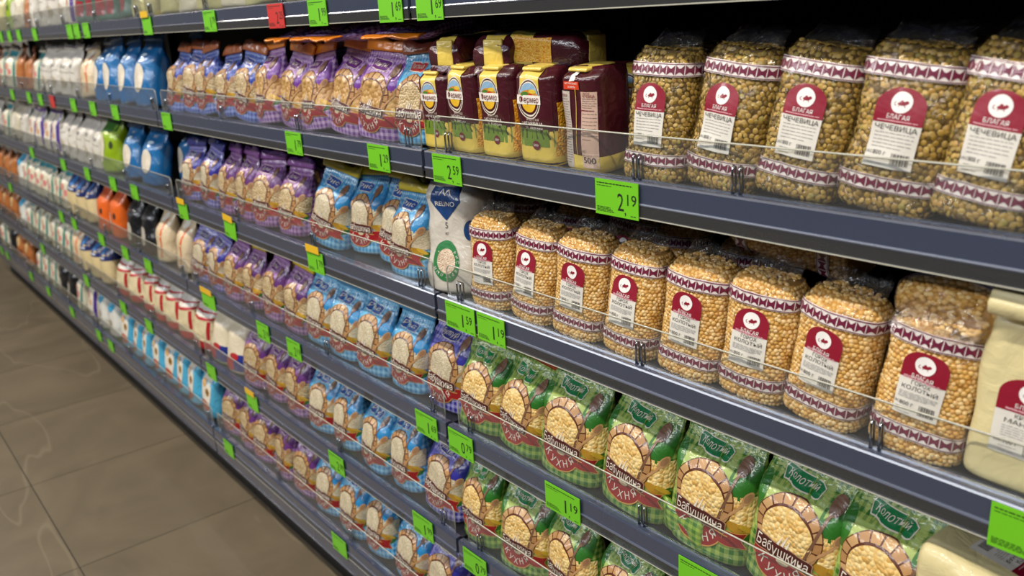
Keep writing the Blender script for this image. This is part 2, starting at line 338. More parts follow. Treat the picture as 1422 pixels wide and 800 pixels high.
# ------------------------------------------------------------------ store: floor and shelving
ZS = {1: 1.41, 2: 1.177, 3: .945, 4: .715, 5: .489, 6: .265}      # top of each shelf's front rail
ZP = {k: z-.004 for k, z in ZS.items()}                            # deck surface
JX = [.12, -1.13, -2.38, -3.63, -4.88, -6.13]                      # bay joints
def mat_floor():
    mt, nt, bs = newmat('stone_tile_floor'); g = N(nt, 'ShaderNodeNewGeometry'); sp = N(nt, 'ShaderNodeSeparateXYZ'); nt.links.new(g.outputs['Position'], sp.inputs[0])
    def seam(src, org, pit):
        a = N(nt, 'ShaderNodeMath', operation='SUBTRACT'); a.inputs[1].default_value = org; nt.links.new(src, a.inputs[0])
        b = N(nt, 'ShaderNodeMath', operation='DIVIDE'); b.inputs[1].default_value = pit; nt.links.new(a.outputs[0], b.inputs[0])
        c = N(nt, 'ShaderNodeMath', operation='FLOOR'); nt.links.new(b.outputs[0], c.inputs[0])
        r = N(nt, 'ShaderNodeMath', operation='ROUND'); nt.links.new(b.outputs[0], r.inputs[0])
        d = N(nt, 'ShaderNodeMath', operation='SUBTRACT'); nt.links.new(b.outputs[0], d.inputs[0]); nt.links.new(r.outputs[0], d.inputs[1])
        e = N(nt, 'ShaderNodeMath', operation='ABSOLUTE'); nt.links.new(d.outputs[0], e.inputs[0])
        f = N(nt, 'ShaderNodeMath', operation='LESS_THAN'); f.inputs[1].default_value = .0017/pit; nt.links.new(e.outputs[0], f.inputs[0]); return f.outputs[0], c.outputs[0]
    a, ia = seam(sp.outputs[0], -2.368, .6); b, ib = seam(sp.outputs[1], -.4187, .6)
    mx = N(nt, 'ShaderNodeMath', operation='MAXIMUM'); nt.links.new(a, mx.inputs[0]); nt.links.new(b, mx.inputs[1])
    cb = N(nt, 'ShaderNodeCombineXYZ'); nt.links.new(ia, cb.inputs[0]); nt.links.new(ib, cb.inputs[1])
    wn = N(nt, 'ShaderNodeTexWhiteNoise'); nt.links.new(cb.outputs[0], wn.inputs['Vector'])
    off = N(nt, 'ShaderNodeVectorMath', operation='MULTIPLY_ADD'); off.inputs[1].default_value = (3, 3, 3); nt.links.new(wn.outputs['Color'], off.inputs[0]); nt.links.new(g.outputs['Position'], off.inputs[2])
    n1 = N(nt, 'ShaderNodeTexNoise'); n1.inputs['Scale'].default_value = 2.6; n1.inputs['Detail'].default_value = 7; n1.inputs['Distortion'].default_value = 1.4; nt.links.new(off.outputs[0], n1.inputs['Vector'])
    cr = N(nt, 'ShaderNodeValToRGB'); cr.color_ramp.elements[0].position = .3; cr.color_ramp.elements[0].color = srgb(98, 87, 69); cr.color_ramp.elements[1].position = .72; cr.color_ramp.elements[1].color = srgb(117, 104, 84)
    nt.links.new(n1.outputs['Fac'], cr.inputs[0])
    n2 = N(nt, 'ShaderNodeTexNoise'); n2.inputs['Scale'].default_value = 1.6; n2.inputs['Detail'].default_value = 3; n2.inputs['Distortion'].default_value = .25; mp = N(nt, 'ShaderNodeMapping'); mp.inputs['Rotation'].default_value = (0, 0, .30); mp.inputs['Scale'].default_value = (.32, 1.5, 1); nt.links.new(g.outputs['Position'], mp.inputs['Vector']); nt.links.new(mp.outputs[0], n2.inputs['Vector'])
    s2 = N(nt, 'ShaderNodeMath', operation='SUBTRACT'); s2.inputs[1].default_value = .5; nt.links.new(n2.outputs['Fac'], s2.inputs[0]); ab = N(nt, 'ShaderNodeMath', operation='ABSOLUTE'); nt.links.new(s2.outputs[0], ab.inputs[0])
    vr = N(nt, 'ShaderNodeMapRange'); vr.inputs['From Min'].default_value = 0; vr.inputs['From Max'].default_value = .007; vr.inputs['To Min'].default_value = .30; vr.inputs['To Max'].default_value = 0; nt.links.new(ab.outputs[0], vr.inputs['Value'])
    m1 = N(nt, 'ShaderNodeMix', data_type='RGBA'); nt.links.new(vr.outputs[0], m1.inputs[0]); nt.links.new(cr.outputs[0], m1.inputs[6]); m1.inputs[7].default_value = srgb(150, 136, 113)
    m2 = N(nt, 'ShaderNodeMix', data_type='RGBA'); nt.links.new(mx.outputs[0], m2.inputs[0]); nt.links.new(m1.outputs[2], m2.inputs[6]); m2.inputs[7].default_value = srgb(52, 46, 38)
    nt.links.new(m2.outputs[2], bs.inputs['Base Color']); bs.inputs['Roughness'].default_value = .42
    return mt
b = MB(); b.box((-16, -6, -.05), (4, 3, 0)); tag(b.build('floor', mat_floor()), kind='structure')

b = MB(); b.box((-9, .56, 0), (4, .66, 3.2)); tag(b.build('wall_back', flat('8f8b84', .7, 0, 0, name='grey_wall_paint')), kind='structure')
b = MB(); b.box((-9, -6, 3.2), (4, .66, 3.3)); tag(b.build('ceiling', flat('55565a', .7, 0, 0, name='grey_ceiling')), kind='structure')
b = MB(); b.box((-9.1, -6, 0), (-9, .66, 3.2)); tag(b.build('wall_left', flat('8f8b84', .7, 0, 0, name='grey_wall_paint')), kind='structure')
SHELFNAME = {1: 'top shelf', 2: 'second shelf', 3: 'third shelf', 4: 'fourth shelf', 5: 'fifth shelf', 6: 'bottom shelf'}
BAY = ['near right bay', 'second bay', 'third bay', 'fourth bay', 'farthest bay']
def shelf(k, bay):
    x1, x0 = JX[bay]-.004, JX[bay+1]+.004; z = ZS[k]; r = empty('store_shelf', ((x0+x1)/2, 0, z-.045)); L = (x1-x0)/2
    tag(r, f'dark steel {SHELFNAME[k]} with blue-grey price rail in the {BAY[bay]}', 'shelf', 'steel shelves of the long grocery rack')
    b = MB(); b.box((-L, .006, .027), (L, .46, .041)); b.box((-L, .006, .012), (L, .03, .027)); b.build('deck', STEEL, r)
    b = MB(); b.prism([(0, .018), (0, .0425), (.0012, .0445), (.003, .045), (.012, .045), (.012, .012), (.003, .012)], -L, L); rl = b.build('price_rail', RAIL, r)
    b = MB(); b.prism([(-.0015, .0175), (-.0022, .019), (-.0015, .0205), (.001, .0205), (.001, .0175)], -L, L); b.build('rail_ridge', RAILD, rl)
    b = MB(); b.prism([(-.001, .004), (-.001, .018), (.0015, .018), (.0015, .004)], -L, L); b.build('clear_lip', ACRYLIP, rl)
    if k == 6: b = MB(); b.prism([(.001, -.034), (.001, .004), (.004, .004), (.004, -.034)], -L, L); b.prism([(-.001, -.036), (-.001, -.033), (.004, -.033), (.004, -.036)], -L, L); b.build('rail_skirt', RAIL, rl)
    b = MB(); b.prism([(-.0014, .0030), (-.0014, .0043), (.0018, .0043), (.0018, .0030)], -L, L); b.build('lip_edge', EDGE, rl)
def fence(k, bay, cl):
    x1, x0 = JX[bay]-.02, JX[bay+1]+.02; z = ZS[k]; r = empty('shelf_front_guard', ((x0+x1)/2, .012, z-.0005)); L = (x1-x0)/2; H = .052; R = .012
    tag(r, f'clear plastic guard along the front of the {SHELFNAME[k]}, {BAY[bay]}', 'shelf guard', 'clear guards along the shelf fronts')
    out = [(-L, 0), (L, 0)] + [(L-R+R*math.cos(a), H-R+R*math.sin(a)) for a in [i*math.pi/12 for i in range(7)]] + [(-L+R-R*math.sin(a), H-R+R*math.cos(a)) for a in [i*math.pi/12 for i in range(7)]]
    n = len(out); vs = [(x, -.001, q) for x, q in out]+[(x, .001, q) for x, q in out]; fs = [tuple(range(n)), tuple(range(2*n-1, n-1, -1))]
    link('guard_panel', mesh('guard_panel', vs, fs, ACRYL, smooth=False), r)
    b = MB(); b.tube([(x, 0, q) for x, q in out[1:]+[out[0]]], .0011, 6); b.build('guard_rim', EDGE, r, smooth=True)
    b = MB(); b.box((-L, -.0015, 0), (L, .0015, .002)); b.build('guard_foot', CHROME, r)
    for x in cl:
        for dx in (0, .009):
            b = MB(); xx = x-(x0+x1)/2+dx; b.tube([(xx, -.003, 0), (xx, -.003, .026), (xx, -.001, .030), (xx, .003, .028), (xx, .003, 0)], .0014, 6); b.build('guard_clip', CHROME, r, smooth=True)
for bay in range(5):
    x1, x0 = JX[bay], JX[bay+1]
    r = empty('shelving_bay', ((x0+x1)/2, .49, 0)); tag(r, f'dark rack frame with back panel and kick plate, {BAY[bay]}', 'shelving', 'frames of the long grocery rack')
    L = (x1-x0)/2; b = MB(); b.box((-L, 0, 0), (L, .02, 1.9)); b.build('back_panel', BACK, r)
    b = MB(); b.box((-L+.002, -.397, 0), (L-.002, -.377, .205)); b.build('kick_plate', BACK, r)
    b = MB(); b.box((-L+.004, -.028, 0), (-L+.044, -.002, 1.9)); b.build('upright', STEEL, r)
    for k in range(1, 7):
        shelf(k, bay)
        cl = {0: [JX[1]+.05, JX[1]+.43, -.56 if k == 2 else (-.39 if k == 3 else -.33)], }.get(bay, [x0+.05, x0+.42, x0+.80, x1-.06])
        if not (k == 1 and bay < 1): fence(k, bay, cl)
# unseen plate added above the top shelf to block light from overhead
b = MB(); b.box((-6.13, -.0, 0), (.12, .46, .02)); o = b.build('rack_light_blocker', STEEL); o.location = (0, 0, 1.66); tag(o, 'plain dark plate added above the top shelf to block light', 'shelf')
#@@PROD
# ------------------------------------------------------------------ products: one prototype of each kind
def kitchen(name, light, dark, top, tagc, tagtxt, grain, side='food2', seed=0, w=.113, d=.062, h=.152, topg=None, plain=None):
    """printed pillow bag: gingham foot, ribbon, name plate, pie-crust window, spoons, product tag and bent top seam"""
    r = empty(name); b = Bag(w, d, h, 'pillow', seed, 2.6, wr=.0034)
    b.body('bag_body', gingham(light, dark), r)
    fd = food(*grain) if isinstance(grain, tuple) else grain
    D = Decal(b)
    up = flat(plain or light); D.span(up, .060, .145, -.050, .050, 0, 12, 14)
    gb = gingham(light, topg or dark, .008); D.span(gb, .112, .151, -.060, .060, 0.5, 8, 14)
    D.ell(flat(dark), .046, .104, .020, .024, .8, 24, 5); D.ell(flat(dark), -.050, .100, .010, .020, .8, 24, 4)
    D.span(fd, .052, .086, .036, .074, 1, 8, 8)                    # contents seen at the right side
    D.ell(flat('b08428'), .046, .050, .016, .006, 1.3, rot=-.3); D.ell(flat('2f6a22'), .056, .042, .014, .007, 1.2, rot=.2); D.ell(flat('c9a030'), .056, .050, .012, .003, 1.6, rot=-.5)
    D.build('printed_background', r)
    D = Decal(b); cu, cv = -.004, .074
    D.polar(flat('5a2a14'), cu, cv, -35, 215, (.0, .0), (.0425, .0385), 2, 40, 6)
    tan = [flat('b98c5a'), flat('ad7f4e'), flat('c29a68')]
    n = 12
    for i in range(n):
        a0 = -33+246*i/n+1.5; a1 = -33+246*(i+1)/n-1.5; D.polar(tan[i % 3], cu, cv, a0, a1, (.0330, .0292), (.0414, .0374), 3, 4, 2)
    D.build('pie_crust_print', r)
    D = Decal(b); D.ell(fd, cu, cv-.002, .0320, .0286, 3.6, 40, 8); D.build('food_window', r)
    D = Decal(b)
    wd = flat('9a7250'); wl = flat('b88c5e'); wm = flat('77543e')
    D.bar(wm, (.0365, .110), (.022, .056), .0036, .0032, 4.2); D.ell(wm, .0385, .116, .0080, .0105, 4.2, rot=-.3)
    D.bar(wl, (.050, .080), (.020, .050), .0030, .0036, 4.6); D.ell(wl, .0535, .0855, .0058, .0085, 4.6, rot=-.75); D.ell(wd, .0535, .0855, .0040, .006, 4.9, rot=-.75)
    D.build('spoon_print', r)
    D = Decal(b); red = flat('94141a'); dr = flat('4a1512'); wt = flat('e4dacb', .4, .3, .1)
    D.poly(flat('c9954a'), [(-.042, .034), (.030, .027), (.052, .0255), (.052, .0450), (.030, .046), (-.042, .052)], 4.3); D.poly(flat('c9954a'), [(.0515, .0345), (.0515, .0455), (.058, .0450)], 4.3, 3); D.poly(flat('c9954a'), [(.0515, .0250), (.0515, .0350), (.059, .0240)], 4.3, 3)
    D.poly(red, [(-.041, .035), (.030, .028), (.0512, .0265), (.0512, .0440), (.030, .0450), (-.041, .0512)], 5); D.poly(red, [(.0508, .0350), (.0508, .0444), (.0560, .0440)], 5, 3); D.poly(red, [(.0508, .0262), (.0508, .0350), (.0570, .0252)], 5, 3)
    D.polar(flat('c9954a'), -.004, .039, 180, 360, (0, 0), (.034, .0255), 4.6, 24, 4); D.polar(red, -.004, .040, 180, 360, (0, 0), (.033, .0250), 5.2, 24, 4)
    for i, (ch, x, z, rt) in enumerate(zip('КУХНЯ', (-.026, -.016, -.004, .008, .018), (.0345, .0262, .0232, .0262, .0340), (-.75, -.4, 0, .4, .75))): D.text(wt, ch, x, z, .0145, 5.9, rot=rt)
    D.ell(flat('cdbf9c'), -.002, .0405, .0075, .0036, 6.0); D.bar(flat('c9954a'), (.012, .0415), (.036, .0385), .0013, .0013, 6)
    D.poly(flat('a88a6e'), [(-.042, .0440), (.029, .0395), (.033, .0420), (.033, .0540), (.029, .0565), (-.042, .0625)], 6, 24); D.poly(dr, [(-.0412, .0450), (.0288, .0405), (.0320, .0428), (.0320, .0534), (.0285, .0555), (-.0412, .0615)], 6.4, 24)
    D.text(wt, 'Бабушкина', -.0045, .0505, .0175, 7.2, width=.066, rot=-.075)
    D.bar(wt, (-.010, .059), (-.006, .069), .0028, .0006, 6.6); D.bar(wt, (-.005, .059), (.000, .072), .0028, .0006, 6.6); D.bar(wt, (.000, .058), (.0035, .067), .0028, .0006, 6.6)
    D.build('brand_print', r)
    D = Decal(b); tg = flat(tagc)
    D.poly(wt, [(-.035, .128), (-.033, .1175), (.012, .1135), (.018, .1165), (.019, .1255), (.014, .1285), (-.033, .1325)], 1.7, 20, 5); D.poly(tg, [(-.034, .1275), (-.032, .1185), (.012, .1145), (.017, .1172), (.018, .1248), (.014, .1275), (-.032, .1315)], 2.1, 20, 5)
    D.text(wt, tagtxt, -.0085, .1230, .0095, 3.2, width=.040, rot=-.06, shear=.3); D.build('product_tag_print', r)
    tc = flat(top); seal(b, 'top_seal', tc, r, h*.95, h*1.0+.016, 1.02, .003, .006, thick=.006, seed=seed)
    r['_h'] = h; return r
PEA = (['d8a552', 'e9c67c', 'f0d698', 'e0b366'], 230.)
def grain_pack(name, w, d, h, cols, size, lab, seed, flatg):
    """see-through bag: filling of separate grains, clear film, two ornament bands, paper label, gathered film top"""
    r = empty(name); b = Bag(w, d, h, 'brick', seed, 2.9, 64, 44, wr=.0022); core = flat(cols[0], .8, 0, 0)  # darkest grain colour on the core paints shade into the gaps
    fill = b.body('grain_filling', core, r)
    R = random.Random(seed); vs = []; fs = []; K = 7
    prof = [(1.0, 0.0), (.88, .55), (.5, .9)]
    def blob(c, n, s, fl):
        n = Vector(n); q = n.orthogonal().normalized(); t2 = n.cross(q); base = len(vs); el = R.uniform(.85, 1.1)
        n2 = (n+q*R.uniform(-.5, .5)+t2*R.uniform(-.5, .5)).normalized(); q = n2.orthogonal().normalized(); t2 = n2.cross(q); c = Vector(c)+n2*(-.35*s*fl)
        for rr, hh in prof:
            for k in range(K):
                a = 2*math.pi*k/K; vs.append(tuple(c+(q*math.cos(a)*el+t2*math.sin(a))*s*rr+n2*s*fl*hh*1.5))
        vs.append(tuple(c+n2*s*fl*1.5))
        for i in range(2):
            for k in range(K): fs.append((base+i*K+k, base+i*K+(k+1) % K, base+(i+1)*K+(k+1) % K, base+(i+1)*K+k))
        for k in range(K): fs.append((base+2*K+k, base+2*K+(k+1) % K, base+3*K))
    st = size*.86; v = st/2; row = 0; us = []; vv = []
    while v < h*.999:
        u = -b.P/2+(row % 2)*st/2
        while u < b.P/2: us.append(u+R.uniform(-.22, .22)*st); vv.append(v+R.uniform(-.22, .22)*st); u += st
        v += st*.84; row += 1
    P = b.at(us, vv); Q = b.at(us, vv, .001)-P
    for p, q, v in zip(P, Q, vv):
        blob(p, Vector(q).normalized(), size/2*R.uniform(.85, 1.12), flatg)
    cg = b.G[-1]; c0 = cg.mean(0)                                  # dome of grains over the flat top
    for i in range(int(w*d*.55/(st*st*.8))):
        a = R.uniform(0, 6.283); q = math.sqrt(R.random())*.95; j = int(a/6.283*b.NS) % b.NS; p = c0+(cg[j]-c0)*q; blob((p[0], p[1], p[2]+.001), (0, 0, 1), size/2, flatg)
    g = link('grains', mesh('grains', vs, fs, grains(name+'_grains', cols)), fill); g['kind'] = 'stuff'
    film = b.shell('clear_film_bag', FILM, r, .0022+size*.12)
    top = h*.99; K = 40; vs = []; fs = []; nz = 6                     # loose film gathered above the grains
    for i in range(nz+1):
        q = i/nz
        for j in range(K):
            a = 2*math.pi*j/K; g0 = b.G[-1][int((j/K*b.NS+b.NS/2)) % b.NS]*1.0
            cr = 1-.15*q; rr = noise.noise(Vector((math.cos(a)*3, math.sin(a)*3, q*2+seed)))
            g1 = g0[1]-b.sh*h; vs.append((g0[0]*cr*(1+.12*rr), g1*(1-.93*q)+b.sh*h+.018*q*q+.004*rr, top-.006+.024*q+.010*q*rr))
    for i in range(nz):
        for j in range(K): fs.append((i*K+j, i*K+(j+1) % K, (i+1)*K+(j+1) % K, (i+1)*K+j))
    link('gathered_film_top', mesh('gathered_film_top', vs, fs, FILMTOP), r)
    bandw = flat('e4dcd6', .4, .5, .12); bandp = flat('6d1838', .4, .5, .12); o = .0022+size*.12
    for vc in (.026*h/.15, .127*h/.15):
        D = Decal(b); hb = .0068; D.o0 = o
        D.span(bandw, vc-hb, vc+hb, -b.P/2, b.P/2, 0, 2, 80)
        D.span(bandp, vc-hb+.0006, vc-hb+.0014, -b.P/2, b.P/2, 1, 1, 80); D.span(bandp, vc+hb-.0014, vc+hb-.0006, -b.P/2, b.P/2, 1, 1, 80)
        n = int(b.P/.0092); pu = b.P/n
        for i in range(n):
            c = -b.P/2+(i+.5)*pu; a = pu*.45; q = .0049
            D.add([(c-a, vc-q), (c-a*.2, vc-q*.38), (c+a*.2, vc-q*.38), (c+a, vc-q), (c+a, vc+q), (c+a*.2, vc+q*.38), (c-a*.2, vc+q*.38), (c-a, vc+q)], [(0, 1, 6, 7), (1, 2, 5, 6), (2, 3, 4, 5)], bandp, 1)
        D.o = [x+o for x in D.o]; D.build('ornament_band', r)
    if lab: paper_label(b, r, lab, h, o)
    r['_h'] = h; return r
def paper_label(b, r, lab, h, o, c=0., v0=.040, sc=1.):
    D = Decal(b); wp = flat(WHITE, .5, .25, .1); cr = flat('8c0c28', .42, .4, .1); ink = flat('3c3a38', .6, 0, 0); gy = flat('9b9894', .6, 0, 0)
    L, H = .0215*sc, .069*min(1.1, h/.145); v1 = v0+H; ym = v0+H*.56; wl = flat('f0ece8', .5, .2, 0)
    D.span(wp, v0, ym+.001, c-L, c+L, 0, 10, 10)
    arch = lambda s: (lambda v: c+s*L*math.sqrt(max(0, 1-(max(0, v-(v1-.016))/.0165)**2)))
    D.span(cr, ym, v1, arch(-1), arch(1), .6, 16, 10)
    D.ell(wl, c, v1-.0125, .0098, .0092, 1.2); D.ell(cr, c+.0012, v1-.0135, .0042, .0017, 1.8, rot=.1); D.ell(cr, c+.0048, v1-.0122, .0018, .0014, 1.8); D.ell(cr, c+.0005, v1-.0122, .0016, .0016, 1.8)
    D.polar(cr, c-.0045, v1-.0140, 90, 300, (.0012, .0012), (.0018, .0018), 1.8, 8, 1); D.bar(cr, (c-.001, v1-.0145), (c-.002, v1-.0165), .0006, .0006, 1.8, 2); D.bar(cr, (c+.003, v1-.0145), (c+.004, v1-.0165), .0006, .0006, 1.8, 2)
    D.text(wl, 'БЛАГАЯ', c, v1-.0252, .0055, 1.2, width=.021)
    D.lines(flat('d8a0a8', .5, .2, 0), c-.018, c+.018, ym+.0020, v1-.0285, 3, 1.2, .0007)
    if len(lab) == 2: D.text(ink, lab[0], c, ym-.0040, .0062, 1.2, width=.038)
    else: D.text(ink, lab[0], c, ym-.0032, .0055, 1.2, width=.019); D.text(ink, lab[1], c, ym-.0088, .0055, 1.2, width=.034)
    y = ym-.0085-(.005 if len(lab) == 3 else 0)
    D.lines(gy, c-.018, c+.018, v0+.0175, y, 5, 1.2, .0006, 3)
    D.text(ink, lab[-1], c-.009, v0+.0120, .0055, 1.2); D.text(ink, 'ЕАС', c-.0185, v0+.0120, .0035, 1.2)
    D.lines(gy, c-.018, c-.003, v0+.003, v0+.0075, 2, 1.2, .0005, 5); R = random.Random(4); x = c+.0025
    while x < c+.0175: w = R.choice([.0004, .0007, .001]); D.span(ink, v0+.0035, v0+.0135, x, x+w, 1.2, 3, 1); x += w+R.choice([.0004, .0007])
    D.o = [x+o for x in D.o]; return D.build('paper_label', r)
def farmer(name, seed=0, back=False):
    w, d, h = .066, .058, .119; r = empty(name); b = Bag(w, d, h, 'block', seed, 4.5, 56, 40, wr=.0022, sh=.05); P = b.P
    yl = flat('e3c65a', .35, .6, .3); bn = flat('45131d', .3, .7, .35); go = food(['d98e14', 'eab035', 'f3c24a'], 330., .6, name='yellow_split_lentils'); wt = flat('efe7dc'); 
    b.body('bag_body', bn, r)
    D = Decal(b); F = .031
    D.span(yl, .0, .020 if back else .044, -P/2, P/2, 0, 8, 80)
    st = MB(); st.prism([(-.0195, h-.004), (-.0180, h+.0008), (.026, h+.0012), (.034, h-.006), (.024, h-.003)], -.020, .013); st.build('yellow_top_strip', yl, r, True, .002)
    if not back:
        D.span(yl, .098-.010, h, -.020, .013, .7, 10, 10); D.span(bn, .042, .091, -F, F-.001, .6, 8, 10)
        for s in (-1, 1):
            fl = lambda v, s=s: (F+.001+.004*math.sin((v-.02)*40)) if s > 0 else -(F+.040)
            fr = lambda v, s=s: (F+.040) if s > 0 else -(F+.001+.004*math.sin((v-.02)*40))
            D2 = Decal(b); D2.span(go, .012, .078, fl, fr, 1, 14, 12); D2.build('lentil_window', r)
        gr = [flat('6f8a2c'), flat('3d4f1c'), flat('8d9a35'), flat('566b22')]
        D.span(gr[0], .024, .046, -F, F, .9, 5, 8)
        for i in range(7): D.bar(gr[1], (-F+.004+i*.008, .0445), (-F-.000+i*.0095, .034), .0012, .0022, 1.3, 3)
        D.add([(-F, .026), (F, .026), (F, .040), (0, .034), (-F, .030)], [(0, 1, 2, 3, 4)], gr[2], 1.6); D.add([(-F, .024), (F, .018), (F, .026), (-F, .027)], [(0, 1, 2, 3)], yl, 1.9)
        D.ell(flat('6d1a22'), .004, .026, .0062, .0058, 2.3); D.text(wt, '500г', .004, .026, .0045, 2.8)
        cu, cv = -.004, .082
        D.ell(flat('e8dfce'), cu, cv, .0185, .0245, 1.4); D.ell(bn, cu, cv, .0172, .0230, 1.8); D.ell(flat('e8dfce'), cu, cv, .0158, .0214, 2.1)
        D.polar(flat('8fb3cf'), cu, cv+.003, 0, 180, (0, 0), (.0148, .0168), 2.5); D.polar(flat('c98a2e'), cu, cv+.003, 0, 180, (0, 0), (.0148, .0085), 2.8); D.ell(flat('4c7a2a'), cu-.006, cv+.006, .006, .003, 3.1); D.ell(flat('c23a1c'), cu+.002, cv+.005, .004, .0022, 3.3); D.ell(flat('e6c23c'), cu+.006, cv+.0095, .006, .0025, 3.2)
        D.polar(bn, cu, cv-.004, 180, 360, (0, 0), (.0142, .0150), 2.5); D.polar(flat('e9b92c'), cu, cv-.005, 185, 355, (0, 0), (.0105, .0110), 2.9)
        D.span(wt, cv-.0060, cv+.0050, cu-.0195, cu+.0195, 3.6, 3, 6); D.text(flat('6d1a22'), 'Фермер', cu+.001, cv-.0006, .0105, 4.2, width=.031)
        D.text(flat('c8b8a8'), 'ЖЁЛТАЯ', .0, .0572, .0045, 1.6, width=.022); D.text(wt, 'ЧЕЧЕВИЦА', .0, .0522, .0055, 1.6, width=.034); D.text(wt, '¼ порции', .002, .0470, .005, 1.6, width=.028)
    else:
        D.span(flat('c9a896'), .014, .094, .006, .0300, 1, 12, 6); D.span(flat('c2b4aa'), .004, .094, -.030, -.012, 1, 14, 5); D.span(flat('d9b8a6'), .006, .024, .006, .0300, 1, 3, 6)
        D.span(flat('d9401e'), .096, .105, -.020, .004, 1.5, 3, 6); D.text(wt, 'НАТУРАЛЬНЫЙ', -.008, .1028, .003, 2.2, width=.019); D.text(wt, '100%', -.008, .0988, .0035, 2.2, width=.011)
        D.add([(-.012, .105), (-.009, .110), (-.004, .115), (.001, .117), (-.001, .111), (-.003, .106)], [(0, 1, 2, 3, 4, 5)], wt, 2)
        k = flat('7b6a62', .6, 0, 0); D.text(flat('7a1c24'), 'ЧЕЧЕВИЦА', .018, .0890, .0045, 1.8, width=.018); D.text(flat('7a1c24'), 'ЖЁЛТАЯ', .0155, .0922, .003, 1.8, width=.010)
        D.text(flat('7a1c24'), 'ЧЕЧЕВИЦА', -.021, .0890, .0045, 1.8, width=.012)
        D.lines(k, .008, .029, .076, .086, 5, 1.8, .0007, 2); D.span(flat('7a3038'), .0720, .0732, .005, .0262, 1.8, 1, 4); D.lines(k, .008, .029, .040, .073, 9, 1.8, .0007, 6); D.lines(k, -.029, -.013, .010, .085, 26, 1.8, .0007, 8)
        D.text(flat('2b2622', .6, 0, 0), '500', .0175, .0155, .0105, 2, width=.018); D.text(k, 'ЕАС', .009, .026, .0045, 2); D.text(k, 'Масса нетто, г', .0150, .0215, .0022, 2, width=.017)
        D.bar(yl, (-.003, .02), (-.003, .10), .0008, .0008, 1.5, 12)
    D.build('front_print', r)
    seal(b, 'top_seal', bn, r, h*.985, h+.006, .86, .020, .012, seed=seed+3)
    r['_h'] = h; return r
def generic(name, base, parts, style='pillow', w=.11, d=.065, h=.165, seed=0, top=None, n=2.6, wr=.0028, sealmat=None):
    r = empty(name); b = Bag(w, d, h, style, seed, n, 40, 30, wr=wr)
    b.body('bag_body', base if not isinstance(base, str) else flat(base), r); D = Decal(b); cm = lambda c: flat(c) if isinstance(c, str) else c
    for p in parts:
        k = p[0]
        if k == 'band': D.span(cm(p[1]), p[2]*h, p[3]*h, -b.P/2, b.P/2, p[4], 6, 50)
        elif k == 'rect': D.span(cm(p[1]), p[2]*h, p[3]*h, p[4], p[5], p[6], 8, 8)
        elif k == 'poly': D.poly(cm(p[1]), [(q[0], q[1]*h) for q in p[2]], p[3], 20, 10)
        elif k == 'ell': D.ell(cm(p[1]), p[2], p[3]*h, p[4], p[5], p[6], rot=p[7] if len(p) > 7 else 0)
        elif k == 'text': D.text(cm(p[1]), p[2], p[3], p[4]*h, p[5], p[6], width=p[7])
        elif k == 'bar': D.bar(cm(p[1]), (p[2], p[3]*h), (p[4], p[5]*h), p[6], p[6], p[7], 8)
        elif k == 'ring': D.polar(cm(p[1]), p[2], p[3]*h, p[8], p[9], (p[4], p[4]), (p[5], p[6]), p[7], 30, 2)
        elif k == 'arc': D.arctext(cm(p[1]), p[2], p[3], p[4]*h, p[5], p[6], p[7], p[8], 3.)
    if parts: D.build('front_print', r)
    if style == 'pillow': seal(b, 'top_seal', (sealmat or (flat(top) if top else (base if not isinstance(base, str) else flat(base)))), r, h*.95, h+.014, 1., .003, .006, thick=.006, seed=seed)
    elif top == 'film':
        pass
    r['_h'] = h; return r
LENT = ['5e4820', '96782f', 'b5913e', 'c2a258', '8a7230', 'b8904a', '9c8c3e']
PEAS = ['bc8a3e', 'd9a956', 'e5bf78', 'edcf96', 'd29c4c']
rice = (['b5a584', 'c9bb9b', 'd6cab0'], 420., .4); oat = (['a98f62', 'bfa67a', 'd0ba92'], 260., .7); bis = (['a87c40', 'bd9254', 'cba468'], 120., .9)
PR = {}
PR['lentil'] = grain_pack('lentil_bag', .089, .058, .147, LENT, .0067, ('ЧЕЧЕВИЦА', '800 г'), 1, .22)
PR['lentil2'] = grain_pack('lentil_bag', .091, .060, .147, LENT, .0067, ('ЧЕЧЕВИЦА', '800 г'), 4, .22)
PR['pea'] = grain_pack('split_pea_bag', .083, .055, .136, PEAS, .0058, ('ГОРОХ', 'КОЛОТЫЙ', '800 г'), 2, .60)
PR['pea2'] = grain_pack('split_pea_bag', .087, .056, .136, PEAS, .0058, ('ГОРОХ', 'КОЛОТЫЙ', '800 г'), 5, .60)
PR['farmer'] = farmer('yellow_lentil_bag', 3); PR['farmer2'] = farmer('yellow_lentil_bag', 9); PR['farmerback'] = farmer('yellow_lentil_bag', 6, True)
PR['kg'] = kitchen('pea_kitchen_bag', '93ab4c', '24681c', 'a8341a', '0f8a44', 'Колотый', PEA, seed=1)
PR['kg2'] = kitchen('pea_kitchen_bag', '9db25a', '2b6c20', '2a6a24', '0f7a42', 'Колотый', PEA, seed=5)
PR['kb'] = kitchen('blue_kitchen_bag', '8cc4e0', '2480b8', '3f8fc0', '1f4f9c', 'Рис', rice, seed=2, plain='5fb2dc')
PR['kb2'] = kitchen('blue_kitchen_bag', '8cc4e0', '2480b8', 'c9b52a', '1f4f9c', 'Рис', rice, seed=8, plain='3f93c8', topg='1c6ca8')
PR['kp'] = kitchen('purple_kitchen_bag', 'b48abc', '5e2c70', '8a4f9a', '6a2a7c', 'Хлопья', oat, seed=3, plain='8f5a9c')
PR['kp2'] = kitchen('purple_kitchen_bag', 'b48abc', '542668', 'e0c21c', '6a2a7c', 'Хлопья', oat, seed=7, plain='824c92')
